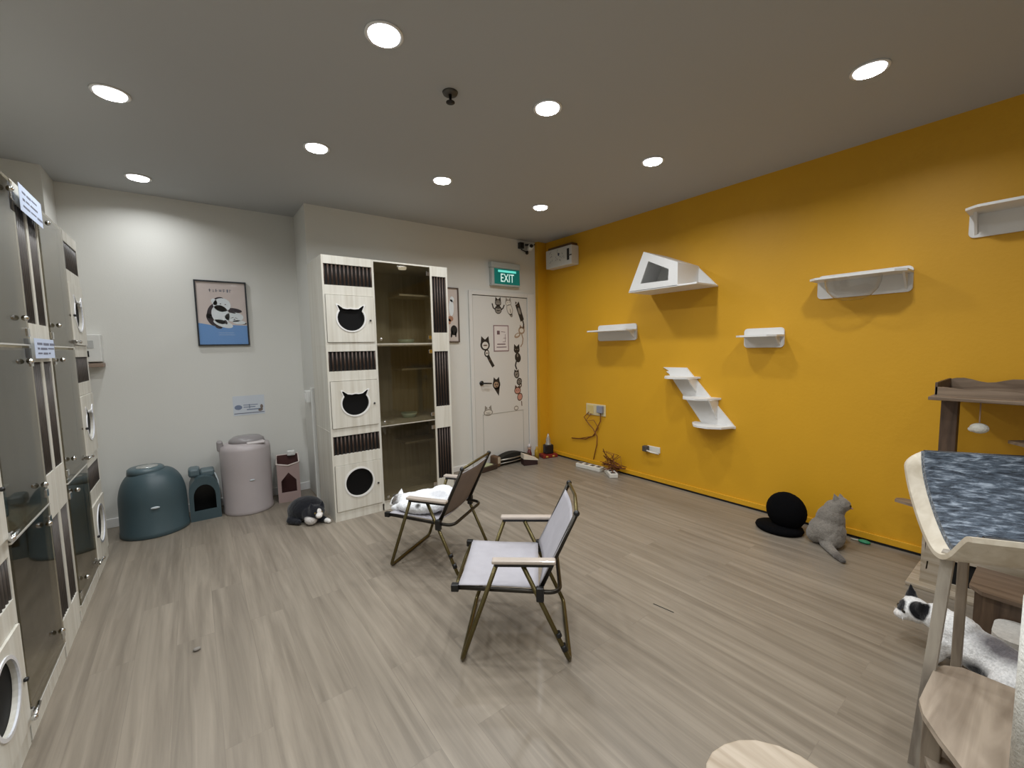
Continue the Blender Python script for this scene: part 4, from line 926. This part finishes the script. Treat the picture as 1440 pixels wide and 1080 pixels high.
part('step_board', M_tw, lambda k: k.prism([(3.30, .37), (3.46, .37), (3.46, .60), (3.44, .625), (3.40, .625)], .016, Matrix.Translation((0, 0, .385))))
part('step_board', M_tw, lambda k: k.prism([(3.22, -.25), (3.40, -.25), (3.40, .10), (3.30, .187), (3.22, .12)], .016, Matrix.Translation((0, 0, .84))))
def house(k):
    k.prism([(.02, .022), (.465, .022), (.44, .30), (.02, .30)], .014, Matrix(((0, 0, 1, 3.19), (1, 0, 0, 0), (0, 1, 0, 0), (0, 0, 0, 1))), holes=[[(.23, .06), (.372, .055), (.368, .185), (.23, .19)], [(.436, .10), (.442, .10), (.438, .15), (.432, .15)]])
    k.box(3.20, 3.58, .02, .445, .29, .304); k.box(3.20, 3.58, .45, .464, .022, .29); k.box(3.57, 3.584, .02, .45, .022, .30)
part('house_box', wood('tower_base_wood', '#b3a695', '#94866f', .5, (30, 3, 30)), house)
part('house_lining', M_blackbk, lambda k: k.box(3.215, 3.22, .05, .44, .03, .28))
part('side_box', M_treed, lambda k: (k.box(2.84, 3.12, -.30, .225, 0, .205), ))
part('side_box_top', wood('tower_shelf_wood', '#7d6a59', '#5f4e40', .5, (30, 3, 30)), lambda k: k.prism([(2.79, -.30), (3.12, -.30), (3.12, .245), (2.86, .245), (2.81, .20)], .018, Matrix.Translation((0, 0, .205))))
part('plush_step', mat('pale_plush', '#c9c5be', .95, noise=.1, nscale=60, bump=.4, bscale=150), lambda k: k.prism(rrect(2.62, 2.83, -.25, .155, .06), .05, Matrix.Translation((0, 0, .075)), bev=.0))

# ================================================================== NEAR CAT TREE
t = thing('cat_tree', 'pale wooden cat tree with a blue-grey plush hammock at the right edge', 'cat tree', (1.72, .05, 0))
LT = Matrix.Translation((-1.72, -.05, 0))
M_plate = wood('step_plate_wood', '#b3a493', '#8a7c6d', .45, (2.2, 22, 22))
plate = [(1.872, -.35), (1.866, .160), (1.835, .198), (1.79, .214), (1.60, .217), (1.545, .200), (1.48, .160), (1.41, .108), (1.33, .0), (1.28, -.15), (1.27, -.35)]
part('step_plate', M_plate, lambda k: k.prism(plate[::-1], .018, Matrix.Translation((0, 0, .332))))
low = [(x-.005, y-.012) for x, y in plate]
M_leg = wood('leg_wood', '#978a7a', '#74675a', .5, (30, 30, 4))
part('lower_board', M_leg, lambda k: k.prism([(1.86, -.35), (1.86, .19), (1.60, .205), (1.55, .185), (1.41, .09), (1.33, -.02), (1.28, -.35)][::-1], .018, Matrix.Translation((0, 0, .190))))
part('leg', M_leg, lambda k: k.box(1.575, 1.61, .165, .205, 0, .332, .003))
part('leg', M_leg, lambda k: k.box(1.34, 1.38, -.10, -.06, 0, .332, .003))
def slant(k):
    A = Vector((1.80, .200, .735)); Bm = Vector((1.80, .245, .0)); w = .014
    for P_, in (): pass
    vs = []
    for c in (A, Bm):
        for dx, dy in ((-.02, -w), (.02, -w), (.02, w), (-.02, w)): vs.append(k.b.verts.new(c+Vector((dx, dy, 0))))
    for i in range(4): k.b.faces.new((vs[i], vs[(i+1) % 4], vs[4+(i+1) % 4], vs[4+i]))
    k.b.faces.new(vs[0:4]); k.b.faces.new(vs[4:8])
part('leg', wood('leg_wood_pale', '#aaa295', '#877d72', .5, (30, 30, 4)), slant)
part('leg', M_leg, lambda k: k.box(1.985, 2.015, .175, .200, 0, .80, .003))
part('sisal_post', M_sisal, lambda k: k.lathe([(0, .35), (.062, .35), (.062, .80), (0, .80)], c=(1.46, -.020, 0), seg=36))
# hammock: bent sheet, end plane through P0, run along -D
ang = radians(30.8); Dv = Vector((-sin(ang), cos(ang), 0)); Ev = Vector((cos(ang), sin(ang), 0)); P0 = Vector((1.646, .148, 0))
prof = [(-.012, .848), (.012, .842), (.035, .818), (.055, .795), (.085, .760), (.118, .736), (.156, .729), (.19, .740), (.223, .760), (.27, .800), (.312, .846), (.342, .885), (.366, .930), (.375, .965), (.378, .995)]
def smoothp(pr, n=3):
    for _ in range(n):
        q = [pr[0]]
        for a, b in zip(pr, pr[1:]): q += [(a[0]*.75+b[0]*.25, a[1]*.75+b[1]*.25), (a[0]*.25+b[0]*.75, a[1]*.25+b[1]*.75)]
        q.append(pr[-1]); pr = q
    return pr
def sheet_along(k, pr, s0, s1, th, up=0.0, cut=None, n=1):
    m = len(pr); V = {}
    for j in range(n+1):
        for i, (e, z) in enumerate(pr):
            s = s0+(s1-s0)*j/n
            if cut: s = s+cut(e, z, j/n)
            a = pr[max(0, i-1)]; b = pr[min(m-1, i+1)]; tx, tz = b[0]-a[0], b[1]-a[1]; l = math.hypot(tx, tz); nx, nz = -tz/l, tx/l
            for q in (0, 1):
                o_ = up+(th if q else 0); V[j, i, q] = k.b.verts.new(P0+Ev*(e+nx*o_)-Dv*s+Vector((0, 0, z+nz*o_)))
    for j in range(n):
        for i in range(m-1):
            for q in (0, 1): k.b.faces.new((V[j, i, q], V[j+1, i, q], V[j+1, i+1, q], V[j, i+1, q])).smooth = True
        for i in (0, m-1): k.b.faces.new((V[j, i, 0], V[j+1, i, 0], V[j+1, i, 1], V[j, i, 1]))
    for j in (0, n):
        for i in range(m-1): k.b.faces.new((V[j, i, 0], V[j, i+1, 0], V[j, i+1, 1], V[j, i, 1]))
pr = smoothp(prof, 2)
rc = lambda e, z, f: (1-f)*max(0, (z-.93))*max(0, (e-.30))*14 if e > .3 else 0
part('hammock_shell', M_cream, lambda k: sheet_along(k, pr, 0, .62, -.014, 0, lambda e, z, f: (1-f)*(.055*max(0, (z-.94)/.055)**2 if e > .33 else 0)))
pad = [p for p in pr if p[0] > .03 and p[1] < .992 or p[0] > .3]
def furpad():
    m = bpy.data.materials.new('blue_grey_shag'); m.use_nodes = True; nt = m.node_tree; b = nt.nodes['Principled BSDF']; N = nt.nodes.new
    tc = N('ShaderNodeTexCoord'); mp = N('ShaderNodeMapping'); mp.inputs['Rotation'].default_value = (0, 0, -ang); sc = N('ShaderNodeVectorMath'); sc.operation = 'MULTIPLY'; sc.inputs[1].default_value = (110, 22, 110)
    nt.links.new(tc.outputs['Object'], mp.inputs[0]); n = N('ShaderNodeTexNoise'); n.inputs['Scale'].default_value = 1; n.inputs['Detail'].default_value = 6; n.inputs['Roughness'].default_value = .65; n.inputs['Distortion'].default_value = .4
    nt.links.new(mp.outputs[0], sc.inputs[0]); nt.links.new(sc.outputs[0], n.inputs['Vector']); cr = N('ShaderNodeValToRGB'); e = cr.color_ramp.elements
    e[0].position = .36; e[0].color = rgb('#262d37'); e[1].position = .68; e[1].color = rgb('#a3aebb'); x = cr.color_ramp.elements.new(.52); x.color = rgb('#525d6a')
    nt.links.new(n.outputs[0], cr.inputs[0]); nt.links.new(cr.outputs[0], b.inputs['Base Color']); b.inputs['Roughness'].default_value = .95; b.inputs['Sheen Weight'].default_value = .3
    bp = N('ShaderNodeBump'); bp.inputs['Strength'].default_value = .8; bp.inputs['Distance'].default_value = .01; nt.links.new(n.outputs[0], bp.inputs['Height']); nt.links.new(bp.outputs[0], b.inputs['Normal'])
    return m
part('plush_pad', furpad(), lambda k: sheet_along(k, pad, .042, .60, .022, .001))
def piping(k):
    for i in (0, len(pad)-1):
        e, z = pad[i]; p = P0+Ev*e+Vector((0, 0, z+.012)); p = p-Ev*.012+Vector((0, 0, -.012)) if i else p; k.tube([p-Dv*.045, p-Dv*.60], .006, 8)
part('pad_piping', M_black, piping)

# stool / lower step at the bottom edge of the picture
t = thing('step_stool', 'rounded pale wood stool top at the bottom edge of the picture', 'stool', (1.02, .34, 0))
seat_o = [(.915, .478), (.945, .494), (.985, .500), (1.03, .492), (1.072, .474), (1.105, .448), (1.135, .404), (1.148, .36), (1.148, .30), (1.12, .20), (1.05, .16), (.95, .16), (.90, .20), (.885, .30), (.89, .43)]
LT = Matrix.Translation((-1.02, -.34, 0))
part('seat_board', wood('stool_wood', '#b8aa98', '#94846f', .45, (24, 2.2, 24)), lambda k: k.prism(seat_o[::-1], .02, Matrix.Translation((0, 0, .33)), bev=.004))
for (x, y) in ((.94, .43), (1.09, .40), (.95, .22), (1.08, .23)):
    part('leg', M_leg, lambda k: k.box(x-.016, x+.016, y-.016, y+.016, 0, .331, .003))

t = thing('stick_toy', 'thin dark stick lying alone on the floor in front of the chairs', 'stick', (1.887, 1.231, 0))
MB().tube([(-.008, .055, .002), (.0, 0, .002), (.008, -.055, .002)], .0016, 6).build('stick_rod', mat('stick_dark', '#2a2622', .6), t)
t = thing('fluff_ball', 'tiny grey fluff ball on the bare floor at lower left', 'fluff', (-.073, 2.395, 0))
k = MB(); k.ball((0, 0, .008), (.016, .011, .008), 10); k.build('fluff_body', mat('fluff_grey', '#86817a', .95), t)
